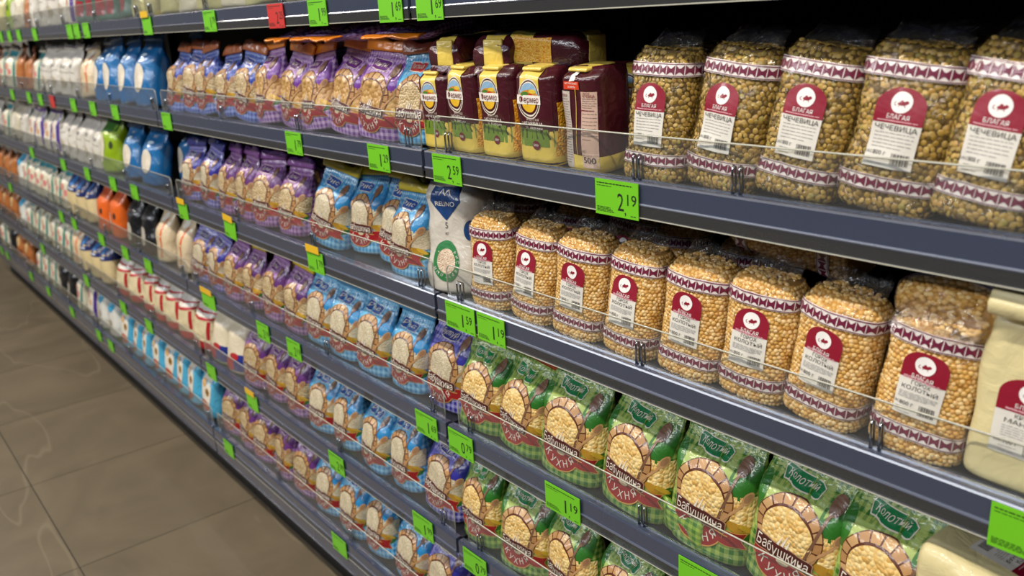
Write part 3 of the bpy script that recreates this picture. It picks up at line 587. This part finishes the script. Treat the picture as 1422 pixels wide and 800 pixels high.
PR['kn'] = kitchen('navy_kitchen_bag', 'a9a4dc', '2c2a8c', '2a2f86', '1f2a7c', 'Булгур', rice, seed=4, plain='6a68c0')
PR['kbl'] = kitchen('blue_kitchen_bag', '8cc4e0', '2480b8', 'b4602a', 'b03028', 'Лапша', oat, seed=15, plain='5fb2dc')
PR['kpo'] = kitchen('orange_topped_purple_bag', 'd4b4dc', '6e3494', 'e8841c', '6a2a7c', 'Манты', bis, seed=11, plain='b38cc4')
PR['kbo'] = kitchen('orange_topped_blue_bag', '8fa2dc', '27409c', 'b4602a', '27409c', 'Лапша', oat, seed=12, plain='4a66b8')
PR['aelino'] = generic('white_rice_bag', flat('c9c2b6', .4, .5, .3), [
    ('poly', '123a70', [(-.031, .97), (-.033, .84), (-.018, .75), (0, .665), (.018, .75), (.033, .84), (.031, .97)], 1), ('text', WHITE, 'RELINO', 0, .815, .0105, 2, .044), ('bar', WHITE, -.012, .89, -.004, .95, .0014, 2), ('bar', WHITE, -.004, .95, .003, .89, .0014, 2), ('bar', WHITE, .002, .90, .007, .94, .0012, 2), ('bar', WHITE, .007, .94, .012, .89, .0012, 2),
    ('text', '3a3a3a', '5', 0, .62, .014, 1, None), ('text', '3a3a3a', 'кг', 0, .55, .008, 1, None), ('ell', food(['c9a98c', 'd8bfa4', 'e6d4bd'], 420., .5), 0, .30, .021, .025, 1.4), ('ring', '2f7a45', 0, .30, .020, .028, .033, 2, 0, 360), ('arc', WHITE, 'РИС КРУГЛЫЙ', 0, .30, .0255, 40, -150, .007), ('ell', '123a70', .046, .58, .010, .016, 1)],
    style='brick', w=.122, d=.080, h=.176, seed=21, n=2.3, wr=.005)
PR['plainblue'] = generic('blue_rice_bag', flat('1468a4', .32, .6, .35), [('ell', food(['d0c4ae', 'ddd2be', 'e8dfd0'], 420., .4), 0, .42, .030, .036, 1), ('ell', 'cfe4f0', .0, .74, .018, .004, 1), ('text', WHITE, 'РИС', 0, .83, .010, 1, .02)], w=.115, d=.07, h=.170, seed=22, top='10507e')
PR['white'] = generic('white_sugar_bag', flat('cfc9be', .42, .4, .4), [('text', '4a4a4a', 'САХАР', 0, .62, .016, 1, .05), ('rect', '8a8478', .50, .515, -.04, .04, 1), ('ell', 'b8ad98', 0, .28, .03, .02, 1)], w=.11, d=.07, h=.165, seed=23)
PR['whiteorange'] = generic('orange_striped_bag', flat('d9c4a0', .4, .5, .4), [('bar', 'e0641c', -.030, .15, -.020, .80, .008, 1), ('bar', 'e0641c', .018, .1, .026, .80, .008, 1), ('ell', 'efe9dd', 0, .83, .022, .012, 1.5)], w=.11, d=.065, h=.165, seed=24, top='b9b0a6')
PR['lime'] = generic('lime_green_bag', flat('8fae10', .35, .6, .35), [('ell', 'd8cfb4', -.028, .45, .018, .045, 1), ('rect', '2f6a1c', .72, .98, -.05, .05, 1), ('ell', '2c3a1a', .034, .5, .009, .012, 1.2)], w=.12, d=.07, h=.175, seed=25, top='2f6a1c')
PR['orange'] = generic('orange_bag', flat('e0641a', .35, .6, .35), [('rect', 'e9dcc4', .1, .5, -.034, -.012, 1), ('ell', '3a2a2a', .026, .45, .009, .011, 1), ('rect', 'c44a10', .78, .98, -.05, .05, 1)], w=.12, d=.07, h=.168, seed=26, top='b8480e')
PR['black'] = generic('black_bag', flat('15161a', .3, .7, .4), [('ell', 'b9b2a4', -.004, .3, .020, .03, 1), ('rect', '3a3c42', .6, .64, -.03, .03, 1)], w=.11, d=.065, h=.168, seed=27)
PR['navycream'] = generic('navy_topped_cream_bag', flat('d6c08e', .4, .5, .35), [('band', '1b2660', .52, 1., 1), ('ell', '2a78c0', -.006, .74, .024, .018, 1.6), ('rect', 'cfd8e8', .56, .60, -.028, .024, 1.6)], w=.112, d=.07, h=.165, seed=28, top='1b2660')
PR['pink'] = generic('pink_flowered_cream_bag', flat('d8d2b8', .4, .5, .35), [('ell', 'd89080', -.014, .55, .020, .014, 1, .4), ('ell', 'd07a78', .016, .42, .016, .013, 1.1), ('ell', 'd89080', -.012, .28, .012, .012, 1.2), ('rect', '1f7a72', .05, .75, .040, .052, 1), ('rect', '2a8a94', .80, .96, -.05, .05, 1), ('ell', 'e8e4d4', .0, .70, .02, .008, 1.3)], w=.11, d=.06, h=.16, seed=29)
PR['pinkpurple'] = generic('purple_edged_cream_bag', flat('ddd6c4', .4, .5, .35), [('ell', 'd89080', -.014, .55, .020, .014, 1, .4), ('ell', 'd8a070', .014, .40, .016, .013, 1.1), ('rect', '4a2a88', .05, .95, .040, .056, 1), ('rect', '3aa0b0', .60, .9, -.056, -.042, 1), ('rect', '6a3a98', .86, .97, -.04, .05, 1)], w=.11, d=.06, h=.17, seed=30)
PR['brownorange'] = generic('brown_orange_bag', flat('b06a34', .4, .5, .35), [('ell', 'd8b27a', 0, .55, .026, .026, 1), ('rect', '8a3418', .12, .30, -.04, .04, 1), ('rect', '5a3018', .80, .97, -.05, .05, 1)], w=.11, d=.06, h=.16, seed=31)
PR['redsugar'] = generic('red_striped_sugar_bag', flat('ddcda4', .42, .45, .4), [('band', 'b01c24', .0, .16, 1), ('band', WHITE, .66, .98, .8), ('band', 'b82a30', .60, .65, 1.4), ('band', 'b82a30', .72, .75, 1.4), ('rect', 'b01c24', .22, .58, .038, .05, 1)], w=.11, d=.075, h=.155, seed=32, n=2.2, wr=.004, sealmat=clearfilm('clear_bag_neck', refl=.12, haze=.25))
PR['flower'] = generic('sunflower_bag', flat('4fb0d4', .35, .6, .35), [('ell', 'e4dccc', 0, .52, .034, .066, 1), ('ell', 'c4501c', -.004, .20, .030, .018, 1.5), ('ell', 'a87a1c', .012, .48, .013, .013, 1.6), ('ell', '4a3410', .012, .48, .006, .006, 2), ('ell', 'd8a870', -.012, .62, .016, .012, 1.4), ('ell', 'b0402a', .0, .86, .02, .008, 1.5)], w=.105, d=.06, h=.165, seed=33, top='2f86b4')
PR['bluewhite'] = generic('blue_white_flour_bag', flat('d9d8cf', .42, .45, .35), [('ell', '2a9cc8', .004, .72, .036, .030, 1), ('ell', '7ac0dc', -.004, .74, .012, .012, 1.5), ('ell', 'b09a80', -.01, .30, .026, .014, 1), ('ell', '9a5aa0', -.03, .5, .010, .010, 1.2)], w=.13, d=.08, h=.175, seed=34, top='2a7ab0')
PR['khaki'] = generic('pale_olive_bag', flat('b9b27c', .42, .45, .4), [('ell', 'cfc9a8', 0, .5, .03, .03, 1)], w=.135, d=.08, h=.16, seed=35)
PR['palecream'] = generic('pale_cream_bag', flat('c9c0a8', .42, .45, .4), [('ell', 'd8d2c2', 0, .5, .03, .03, 1), ('rect', '8a8468', .20, .24, -.03, .03, 1)], w=.135, d=.08, h=.16, seed=36)
PR['rednoodle'] = generic('red_green_noodle_bag', flat('3c6a5c', .4, .5, .35), [('rect', 'd0b8a0', .45, .9, -.034, .03, 1), ('rect', '9a2030', .12, .40, -.04, .035, 1)], w=.10, d=.06, h=.16, seed=37, top='2f5a4c')
PR['mixed'] = generic('red_blue_flour_bag', flat('ddd0b4', .42, .45, .4), [('rect', 'b01c24', .06, .26, -.05, .0, 1), ('rect', '1f2f80', .06, .34, .0, .052, 1.2), ('ell', 'b01c24', .006, .3, .02, .010, 1.6)], w=.11, d=.07, h=.16, seed=38)
def semolina():
    w, d, h = .105, .075, .165; r = empty('semolina_pack'); b = Bag(w, d, h, 'block', 41, 5, 48, 36, wr=.0016)
    b.body('bag_body', flat('d9cb98', .45, .35, .25), r); paper_label(b, r, ('КРУПА', 'МАННАЯ', '700 г'), .15, .0006, -.004, .034, 1.2)
    s = MB(); n = 10
    vs = []; fs = []
    prof = [(-.036, h-.004), (-.040, h+.008), (-.030, h+.020), (-.004, h+.026), (.028, h+.020), (.036, h+.004)]
    s.prism(prof, -.046, .046); o = s.build('folded_top', flat('d9cb98', .45, .35, .25), r, True, .004); r['_h'] = h; return r
PR['semolina'] = semolina()
PR['smallgreen'] = generic('crumpled_green_packet', gingham('9ab548', '3a7a26', .012), [('rect', '7a1a1a', .86, .97, -.03, .03, 1)], w=.06, d=.045, h=.085, seed=44, wr=.006)
for p in PR.values(): p['_proto'] = 1

# ------------------------------------------------------------------ placing copies
DESC = {'lentil': ('clear bag of brown-green lentils with crimson arched label', 'bag of lentils', 'lentil bags'), 'pea': ('clear bag of yellow split peas with crimson arched label', 'bag of peas', 'split pea bags'),
 'farmer': ('burgundy and yellow lentil pack with oval farm logo', 'bag of lentils', 'burgundy lentil packs'), 'farmerback': ('burgundy lentil pack turned to show its printed back', 'bag of lentils', 'burgundy lentil packs'),
 'kg': ('green gingham split pea bag with pie-crust window', 'bag of peas', 'green gingham pea bags'), 'kb': ('light blue gingham rice bag with pie-crust window', 'bag of rice', 'blue gingham rice bags'),
 'kbl': ('light blue gingham bag with brown-orange seam beside the burgundy packs', 'bag of food', 'blue gingham bags'),
 'kp': ('purple gingham cereal bag with pie-crust window', 'bag of cereal', 'purple gingham cereal bags'), 'kn': ('navy and violet gingham bag with pie-crust window', 'bag of grain', 'navy gingham bags'),
 'kpo': ('purple gingham bag with bright orange top seam', 'bag of food', 'orange-topped purple bags'), 'kbo': ('dark blue gingham bag with brown-orange top seam', 'bag of food', 'orange-topped blue bags'),
 'aelino': ('white rice bag with navy shield and green ring', 'bag of rice', 'white rice bags'), 'plainblue': ('plain blue bag with cream oval window', 'bag of rice', 'plain blue bags'), 'white': ('crumpled white sugar bag with grey lettering', 'bag of sugar', 'white sugar bags'),
 'whiteorange': ('cream bag with two orange stripes', 'bag of food', 'orange-striped bags'), 'lime': ('lime green bag with dark green top', 'bag of food', 'lime bags'), 'orange': ('bright orange glossy bag', 'bag of food', 'orange bags'), 'black': ('black glossy bag with pale patch', 'bag of food', 'black bags'),
 'navycream': ('cream bag with navy blue upper half', 'bag of food', 'navy-topped bags'), 'pink': ('cream bag with pink flowers and teal edge', 'bag of food', 'pink-flowered bags'), 'pinkpurple': ('cream bag with purple edge and pink print', 'bag of food', 'purple-edged bags'), 'brownorange': ('brown and orange bag with tan oval', 'bag of food', 'brown-orange bags'),
 'redsugar': ('cream sugar bag with red stripes and clear neck', 'bag of sugar', 'red-striped sugar bags'), 'flower': ('sky-blue and white bag with small sunflower print', 'bag of flour', 'sunflower bags'), 'bluewhite': ('large white flour bag with turquoise patch', 'bag of flour', 'white flour bags'),
 'khaki': ('pale olive crumpled bag', 'bag of food', 'pale olive bags'), 'palecream': ('pale cream crumpled bag', 'bag of food', 'pale cream bags'), 'rednoodle': ('dark green bag with red lower panel', 'bag of food', 'dark green bags'), 'mixed': ('cream flour bag with red and blue foot', 'bag of flour', 'red-blue flour bags'),
  'smallgreen': ('small crumpled green packet lying against the guard under pea bags', 'packet', 'green packets'),
 'semolina': ('pale yellow semolina pack with crimson arched label', 'pack of semolina', 'semolina packs')}
PLACED = []
END_ON = ((-1, 0, 0), (0, 0, -1), (0, -1, 0)); SIDE = ((0, -1, 0), (0, 0, -1), (1, 0, 0)); SIDE2 = ((0, 0, 1), (0, 1, 0), (-1, 0, 0))
def copy_tree(o, parent=None):
    c = o.copy(); COL.objects.link(c); c.parent = parent
    for k in list(o.keys()):
        if k in ('_h', '_proto'): del c[k]
    for ch in o.children: copy_tree(ch, c)
    return c
DEP = {'farmer': .060, 'farmer2': .060, 'farmerback': .060, 'aelino': .085, 'khaki': .08, 'palecream': .08, 'bluewhite': .08, 'semolina': .075, 'redsugar': .075}
def put(kind, sh, x, y=None, yaw=None, lean=None, roll=None, dz=0., sc=1., note=None, row=0, pose='stand', rot=None, basis=None):
    base = kind.rstrip('2') if kind.rstrip('2') in DESC else kind
    o = copy_tree(PR[kind]); d = DEP.get(kind, .064)
    yaw = math.radians(rnd.uniform(-9, 9) if yaw is None else yaw); lean = math.radians(rnd.uniform(-2, 3) if lean is None else lean-8); roll = math.radians(rnd.uniform(-7, 7) if roll is None else roll)
    if y is None: y = .0135+d/2*.97+rnd.uniform(0, .006)*(abs(x) > 1.2)
    if basis is not None:
        bm = Matrix(basis).transposed() if basis is not None else None; o.rotation_euler = (Matrix.Rotation(yaw, 3, 'Z') @ bm).to_euler(); o.location = (x, y, ZP[sh]+dz)
    elif rot is not None: o.rotation_euler = [math.radians(a) for a in rot]; o.location = (x, y, ZP[sh]+dz)
    else:
        o.rotation_euler = (-lean, roll, yaw); o.location = (x, y, ZP[sh]+dz+.001+abs(math.sin(lean))*d*.35+abs(math.sin(roll))*.028)
    o.scale = sc if isinstance(sc, tuple) else ((sc*rnd.uniform(.96, 1.04), sc*rnd.uniform(.94, 1.06), sc*rnd.uniform(.95, 1.03)) if (row or abs(x) > 1.2) else (sc, sc, sc)); PLACED.append((o, base, sh, x, note, row)); return o
def rowof(sh, items, row=0, y=None, dx=0, **kw):
    for kind, x in items: put(kind, sh, x+dx, y=y, row=row, **kw)
Z2 = lambda ks, xs: list(zip(ks.split(), xs))
# second shelf, near bay
for k, x, yw, ln, rl in (('lentil', -.691, 2, 8, 2), ('lentil2', -.595, -4, 9, 6), ('lentil', -.505, 4, 10, 8), ('lentil2', -.408, 8, 9, 7), ('lentil', -.322, -2, 10, 7)): put(k, 2, x, yaw=yw, lean=ln, roll=rl)
for k, x, yw in (('farmer', -1.131, 6), ('farmer2', -1.052, -3), ('farmer', -.976, 2), ('farmer2', -.890, 4), ('farmerback', -.800, -3)): put(k, 2, x, y=.052, yaw=yw, lean=3, roll=1, sc=1.06 if k != 'farmer' or x > -1 else .98)
for k, x, yw in (('farmer', -1.118, 8), ('farmer2', -1.018, 14)): put(k, 2, x, basis=END_ON, yaw=yw, y=.150, dz=.148, sc=(1, .80, 1), note='lying end-on upon the burgundy packs')
put('farmer', 2, -.975, basis=SIDE, yaw=3, y=.085, dz=.148, sc=(1, .86, 1.12), note='lying sideways on top of the burgundy packs')
rowof(2, Z2('farmer farmer2 lentil lentil2 lentil lentil2', [-.93, -.83, -.74, -.63, -.53, -.42]), 1, .165)
# third shelf, near bay
put('aelino', 3, -1.128, yaw=14, lean=8, roll=-3)
for k, x, yw, ln, rl in (('pea', -1.022, 4, 3, 0), ('pea', -.929, -3, 7, 3), ('pea2', -.834, 3, 6, 4), ('pea', -.738, -2, 8, 3), ('pea2', -.640, 2, 7, 4), ('pea', -.549, 3, 6, 4), ('pea2', -.462, -4, 7, 6), ('pea2', -.362, 5, 8, 6)): put(k, 3, x, yaw=yw, lean=ln, roll=rl)
put('semolina', 3, -.262, yaw=3, lean=4, roll=3, y=.058)
put('pea2', 3, -.330, basis=END_ON, yaw=-6, y=.172, dz=.163, sc=(1.25, .95, 1), note='lying end-on over two standing bags')
put('pea', 3, -.475, basis=((0, -1, 0), (0, 0, 1), (-1, 0, 0)), yaw=4, y=.128, dz=.160, sc=(1, 1, 1.1), note='lying sideways behind the standing bags')
rowof(3, Z2('lentil pea lentil2 pea2 pea pea2', [-1.12, -.97, -.86, -.76, -.65, -.30]), 1, .160)
# fourth and fifth shelf, near bay
for k, x, yw, ln, rl in (('kg', -1.078, 5, 10, 2), ('kg', -.976, -3, 9, 4), ('kg2', -.862, 4, 8, 2), ('kg2', -.736, -2, 9, 3), ('kg2', -.607, 3, 8, 2), ('kg2', -.490, 1, 9, 4), ('kg2', -.383, -2, 9, 3)): put(k, 4, x, yaw=yw, lean=ln, roll=rl, sc=1.0 if k == 'kg' else 1.08)
put('semolina', 4, -.325, basis=SIDE, yaw=2, y=.062, dz=.040, note='lying on its side by the pea bags'); put('semolina', 4, -.335, basis=SIDE, yaw=-4, y=.068, dz=.113, note='on top of another lying pack')
put('smallgreen', 4, -.60, basis=((0, 0, 1), (0, 1, 0), (-1, 0, 0)), yaw=-4, y=.022, dz=.026, sc=(.8, .5, 1.1))
rowof(4, Z2('kg2 kg2 kg2 kg2 kg2', [-1.02, -.90, -.78, -.66, -.54]), 1, .158)
rowof(5, Z2('kg kg2 kg2 kg2 kg2 kg2', [-1.098, -.985, -.874, -.765, -.65, -.54]))
rowof(5, Z2('kg2 kg2 kg2', [-1.03, -.92, -.81]), 1, .158)
rowof(6, Z2('kn kg kg2', [-1.08, -.96, -.85]))
# second bay and beyond
rowof(1, Z2('palecream palecream khaki khaki', [-1.30, -1.44, -1.58, -1.71])); rowof(1, Z2('palecream khaki palecream khaki', [-1.85, -1.99, -2.12, -2.25]))
rowof(1, Z2('khaki rednoodle rednoodle rednoodle rednoodle rednoodle pinkpurple', [-2.46, -2.60, -2.72, -2.83, -2.94, -3.05, -3.16])); rowof(1, Z2('white white white white', [-3.27, -3.40, -3.53, -3.68]))
rowof(1, Z2('brownorange palecream lime', [-3.85, -4.0, -4.16])); rowof(1, Z2('khaki pinkpurple orange palecream white', [-4.36, -4.55, -4.75, -4.96, -5.2]))
put('kbl', 2, -1.198, yaw=6, lean=8, roll=-3, y=.052, sc=.97)
rowof(2, Z2('kpo kpo kpo kpo kpo', [-1.315, -1.425, -1.535, -1.645, -1.755])); rowof(2, Z2('kbo kbo kbo kbo kbo', [-1.87, -1.98, -2.09, -2.20, -2.31]))
for i, (x, z, yw) in enumerate(((-1.27, .168, 20), (-1.38, .165, -15), (-1.50, .165, 8), (-1.60, .16, -8))): put('kpo', 2, x, basis=END_ON, yaw=yw, y=.165, dz=.186, sc=(1, .56, 1), note='lying on the standing row')
for i, (x, z, yw) in enumerate(((-1.34, .150, 30), (-1.46, .152, -15))): put('kpo', 2, x, basis=SIDE, yaw=yw*.3, y=.245, dz=.180, sc=(1, .7, 1),note='lying crosswise behind', row=1)
rowof(2, Z2('kpo kpo kpo kbo', [-1.37, -1.47, -1.57, -1.69]), 1, .158)
rowof(2, Z2('plainblue plainblue plainblue plainblue', [-2.56, -2.70, -2.84, -2.98]), sc=1.08); rowof(2, Z2('whiteorange white white white', [-3.14, -3.30, -3.42, -3.54])); put('plainblue', 2, -2.46, y=.14, row=1, sc=1.1)
rowof(2, Z2('white pink brownorange brownorange pink', [-3.72, -3.90, -4.06, -4.22, -4.40])); rowof(2, Z2('pink brownorange pink palecream pink', [-4.57, -4.75, -4.97, -5.15, -5.35]))
# third shelf
put('kb2', 3, -1.262, yaw=-2, lean=8, roll=-2); put('kb2', 3, -1.345, yaw=4, lean=9, roll=2, y=.075); put('kb2', 3, -1.452, yaw=8, lean=7, roll=-4, y=.08); put('kb2', 3, -1.568, yaw=6, lean=9, roll=9, sc=1.04)
rowof(3, Z2('kb2 kb2 kb2 kb2', [-1.29, -1.40, -1.51, -1.62]), 1, .165)
rowof(3, Z2('kp kp kp kp', [-1.72, -1.84, -1.955, -2.07])); rowof(3, Z2('kn kn', [-2.19, -2.31])); rowof(3, Z2('kp kp kp kp2 kn', [-1.70, -1.82, -1.93, -2.04, -2.20]), 1, .160)
rowof(3, Z2('plainblue plainblue', [-2.66, -2.82]), sc=1.0); put('plainblue', 3, -2.56, y=.13, row=1, sc=1.06); put('lime', 3, -3.04, sc=1.08)
rowof(3, Z2('white white white white white', [-3.18, -3.29, -3.40, -3.51, -3.62])); rowof(3, Z2('pinkpurple pinkpurple pinkpurple pinkpurple', [-3.78, -3.92, -4.06, -4.20])); rowof(3, Z2('white palecream pink white', [-4.34, -4.56, -4.75, -5.0])); put('palecream', 3, -5.2)
# fourth shelf
put('kn', 4, -1.185, yaw=4, lean=8, roll=0, y=.058, sc=1.06); rowof(4, Z2('kb kb kb kb', [-1.310, -1.427, -1.544, -1.655]), yaw=2, lean=8, roll=2, sc=1.0)
put('kp2', 4, -1.765, yaw=-4, lean=8); rowof(4, Z2('kp kp2 kp kn', [-1.885, -2.0, -2.115, -2.23])); rowof(4, Z2('kp2 kp kp2 kp kn kn', [-1.72, -1.82, -1.93, -2.04, -2.14, -2.25]), 1, .158)
rowof(4, Z2('kn', [-2.342])); rowof(4, Z2('whiteorange whiteorange', [-2.49, -2.64])); rowof(4, Z2('black black', [-2.80, -2.94])); rowof(4, Z2('orange orange', [-3.12, -3.28])); rowof(4, Z2('navycream navycream navycream', [-3.44, -3.57, -3.70]))
rowof(4, Z2('pink pink pink pink pink pink pink', [-3.83, -3.95, -4.07, -4.19, -4.31, -4.44, -4.56])); rowof(4, Z2('bluewhite brownorange brownorange brownorange', [-4.70, -4.84, -5.0, -5.2])); rowof(4, Z2('brownorange brownorange', [-5.4, -5.6]))
# fifth shelf
rowof(5, Z2('kn kb kb kb kb', [-1.225, -1.345, -1.465, -1.585, -1.705]), sc=1.0); rowof(5, Z2('kp kp kp', [-1.825, -1.945, -2.065])); rowof(5, Z2('mixed mixed', [-2.18, -2.30])); 
rowof(5, Z2('kb kb kb kb kp kp', [-1.26, -1.37, -1.48, -1.60, -1.72, -1.84]), 1, .158)
rowof(5, Z2('redsugar redsugar', [-2.45, -2.57])); rowof(5, Z2('redsugar redsugar redsugar redsugar redsugar', [-2.69, -2.81, -2.93, -3.06, -3.21])); rowof(5, Z2('navycream navycream navycream', [-3.40, -3.53, -3.66])); rowof(5, Z2('whiteorange pink pink pink pink pink', [-3.82, -3.96, -4.09, -4.23, -4.38, -4.53])); rowof(5, Z2('pink bluewhite brownorange brownorange brownorange', [-4.70, -4.9, -5.12, -5.3, -5.5]))
# bottom shelf
rowof(6, Z2('kn kb kb kb kb', [-1.25, -1.37, -1.49, -1.61, -1.73]), sc=1.0); rowof(6, Z2('kp kp kp kp kp', [-1.85, -1.97, -2.09, -2.20, -2.31]))
rowof(6, Z2('flower flower flower flower flower flower flower flower', [-2.48, -2.60, -2.71, -2.82, -2.94, -3.06, -3.18, -3.30])); put('bluewhite', 6, -3.46); put('bluewhite', 6, -3.62, sc=1.0)
rowof(6, Z2('pinkpurple pink black black pink pink pink', [-3.78, -3.95, -4.12, -4.26, -4.42, -4.56, -4.72])); rowof(6, Z2('brownorange brownorange black pink', [-5.0, -5.2, -5.4, -5.6]))
# labels: which one of its kind on its shelf, counted along the rack from the far left end
ORD = ['first', 'second', 'third', 'fourth', 'fifth', 'sixth', 'seventh', 'eighth', 'ninth', 'tenth', 'eleventh', 'twelfth']
from collections import defaultdict
grp = defaultdict(list)
for o, base, sh, x, note, row in PLACED:
    if base == 'farmerback': base = 'farmerback'
    grp[(base, sh, note, row)].append((x, o))
for (base, sh, note, row), l in grp.items():
    l.sort(key=lambda q: -q[0]); d, c, g = DESC[base]; d = d.split(' with ')[0] if row else d
    for i, (x, o) in enumerate(l):
        w = '' if len(l) == 1 else ('nearest, ' if i == 0 else ORD[i]+' nearest, ')
        place = f'{w}{"rear of " if row else ""}{SHELFNAME[sh]}'
        short = {'lying end-on over two standing bags': 'lying end-on over others', 'lying sideways behind the standing bags': 'lying sideways behind others', 'small and crumpled, fallen flat by the guard': 'small and fallen flat', 'lying end-on upon the burgundy packs': 'lying end-on atop others', 'lying sideways on top of the burgundy packs': 'lying sideways on top'}.get(note, note)
        if note: d2 = ' '.join(d.split(' ')[:6]); d2 = d2.rsplit(' with', 1)[0]; lab = f'{d2}, {short}, {w}{SHELFNAME[sh]}'
        else: lab = f'{d}, {place}'
        tag(o, lab, c, f'{g} on the {SHELFNAME[sh]}')
for p in list(PR.values()):
    for c in list(p.children_recursive): bpy.data.objects.remove(c)
    bpy.data.objects.remove(p)

# ------------------------------------------------------------------ price tags
TG = flat('6fc41c', .45, .35, 0, name='green_tag_paper'); TR = flat('c8302c', .45, .35, 0, name='red_tag_paper'); TY = flat('e8b81c', .45, .35, 0, name='yellow_card'); INK = flat('14200c', .6, 0, 0, name='black_ink')
TAGCNT = defaultdict(int)
def flat_text(vs, fs, ms, txt, cx, cz, size, mi, y, width=None):
    v, f = glyphs(txt); n = len(vs); sx = size
    if width: sx = width/(max(p[0] for p in v)-min(p[0] for p in v))
    vs += [(cx+p[0]*sx, y, cz+p[1]*size) for p in v]; fs += [tuple(n+i for i in q) for q in f]; ms += [mi]*len(f)
def price(sh, x, big=None, small=None, col='green', w=.066, yellow=False, ang=0):
    r = empty('price_tag', (x, -.0032, ZS[sh]-.0445), (0, math.radians(ang), 0)); H = .043
    b = MB(); b.box((-w/2, -.0006, 0), (w/2, .0006, H)); b.build('tag_card', TG if col == 'green' else TR, r)
    vs, fs, ms = [], [], []; y = -.0009; R = random.Random(int(x*1000))
    if big:
        flat_text(vs, fs, ms, big, .007, .017, .030, 0, y, .010 if big != '1' else None); flat_text(vs, fs, ms, ',', .0145, .010, .018, 0, y)
        flat_text(vs, fs, ms, small, .0235, .0215, .019, 0, y, .0145)
    def ln(z, x0, x1, h):
        u = x0
        while u < x1: l = R.uniform(.002, .006); n = len(vs); e = min(u+l, x1); vs.extend([(u, y, z), (e, y, z), (e, y, z+h), (u, y, z+h)]); fs.append((n, n+1, n+2, n+3)); ms.append(0); u += l+.001
    ln(H-.005, -w/2+.003, w/2-.010, .0012); ln(H-.008, -w/2+.003, -.008, .0007)
    for k in range(4): ln(.004+k*.0017, -w/2+.003, -.004-k*.002, .0008)
    ln(.003, w/2-.012, w/2-.004, .001)
    link('printed_price', mesh('printed_price', vs, fs, INK, smooth=False), r)
    if yellow: b = MB(); b.box((-w/2+.004, -.004, H-.002), (w/2-.008, -.0028, H+.013)); b.build('yellow_header_card', TY, r)
    i = TAGCNT[(sh, col)]; TAGCNT[(sh, col)] += 1; where = SHELFNAME[sh]
    txt = f'price tag reading {big}.{small}' if big else 'price tag'
    tag(r, f'{col} {txt}{" under a yellow card" if yellow else ""}, {("nearest" if i == 0 else ORD[i % 12]+" nearest")} on {where} rail', 'price tag', f'price tags on the {where} rail')
def prices(sh, l):
    for e in l:
        if isinstance(e, tuple): price(sh, *e[:3], **(e[3] if len(e) > 3 else {}))
        else: price(sh, e)
prices(1, [(-1.075, '1', '69'), (-1.179, '1', '69'), (-1.413, '1', '99'), (-1.578, '2', '25', dict(col='red')), (-1.905, '1', '79'), (-2.321, None, None, dict(yellow=True)), -2.89, -3.0, -3.084, -3.58, -3.852, -4.029, -4.206])
prices(2, [(-.716, '2', '19', dict(w=.070)), (-1.064, '2', '59', dict(w=.072)), (-1.259, '1', '29'), (-1.573, '1', '79'), -2.30, -2.752, -2.992, -3.231, (-3.53, None, None, dict(col='red')), -3.718, -3.917, -4.238])
prices(3, [(-.232, None, None, dict(w=.075)), (-.982, '1', '19'), (-1.060, '1', '59', dict(w=.076)), (-1.546, '1', '79', dict(yellow=True)), (-1.98, None, None, dict(yellow=True, ang=4)), (-2.293, None, None, dict(yellow=True)), -2.709, -2.931, -3.237, -3.57, -4.102])
prices(4, [-.588, (-.838, '1', '19', dict(w=.074)), (-1.088, '0', '79', dict(w=.068)), (-1.190, '1', '69'), (-1.711, '2', '19'), (-1.873, '2', '19'), (-2.216, None, None, dict(yellow=True, w=.09)), -2.714, -2.948, -3.225, -3.598, -3.80, -4.814])
prices(5, [(-1.075, '0', '79'), (-1.237, '1', '99'), (-1.572, '2', '09'), (-2.016, None, None, dict(yellow=True)), -2.294, -2.836, -3.117, -3.597, -4.343])
prices(6, [-1.614, -2.26, -3.418, -3.585, -4.002, -4.441, -4.811, -5.41, -5.575])
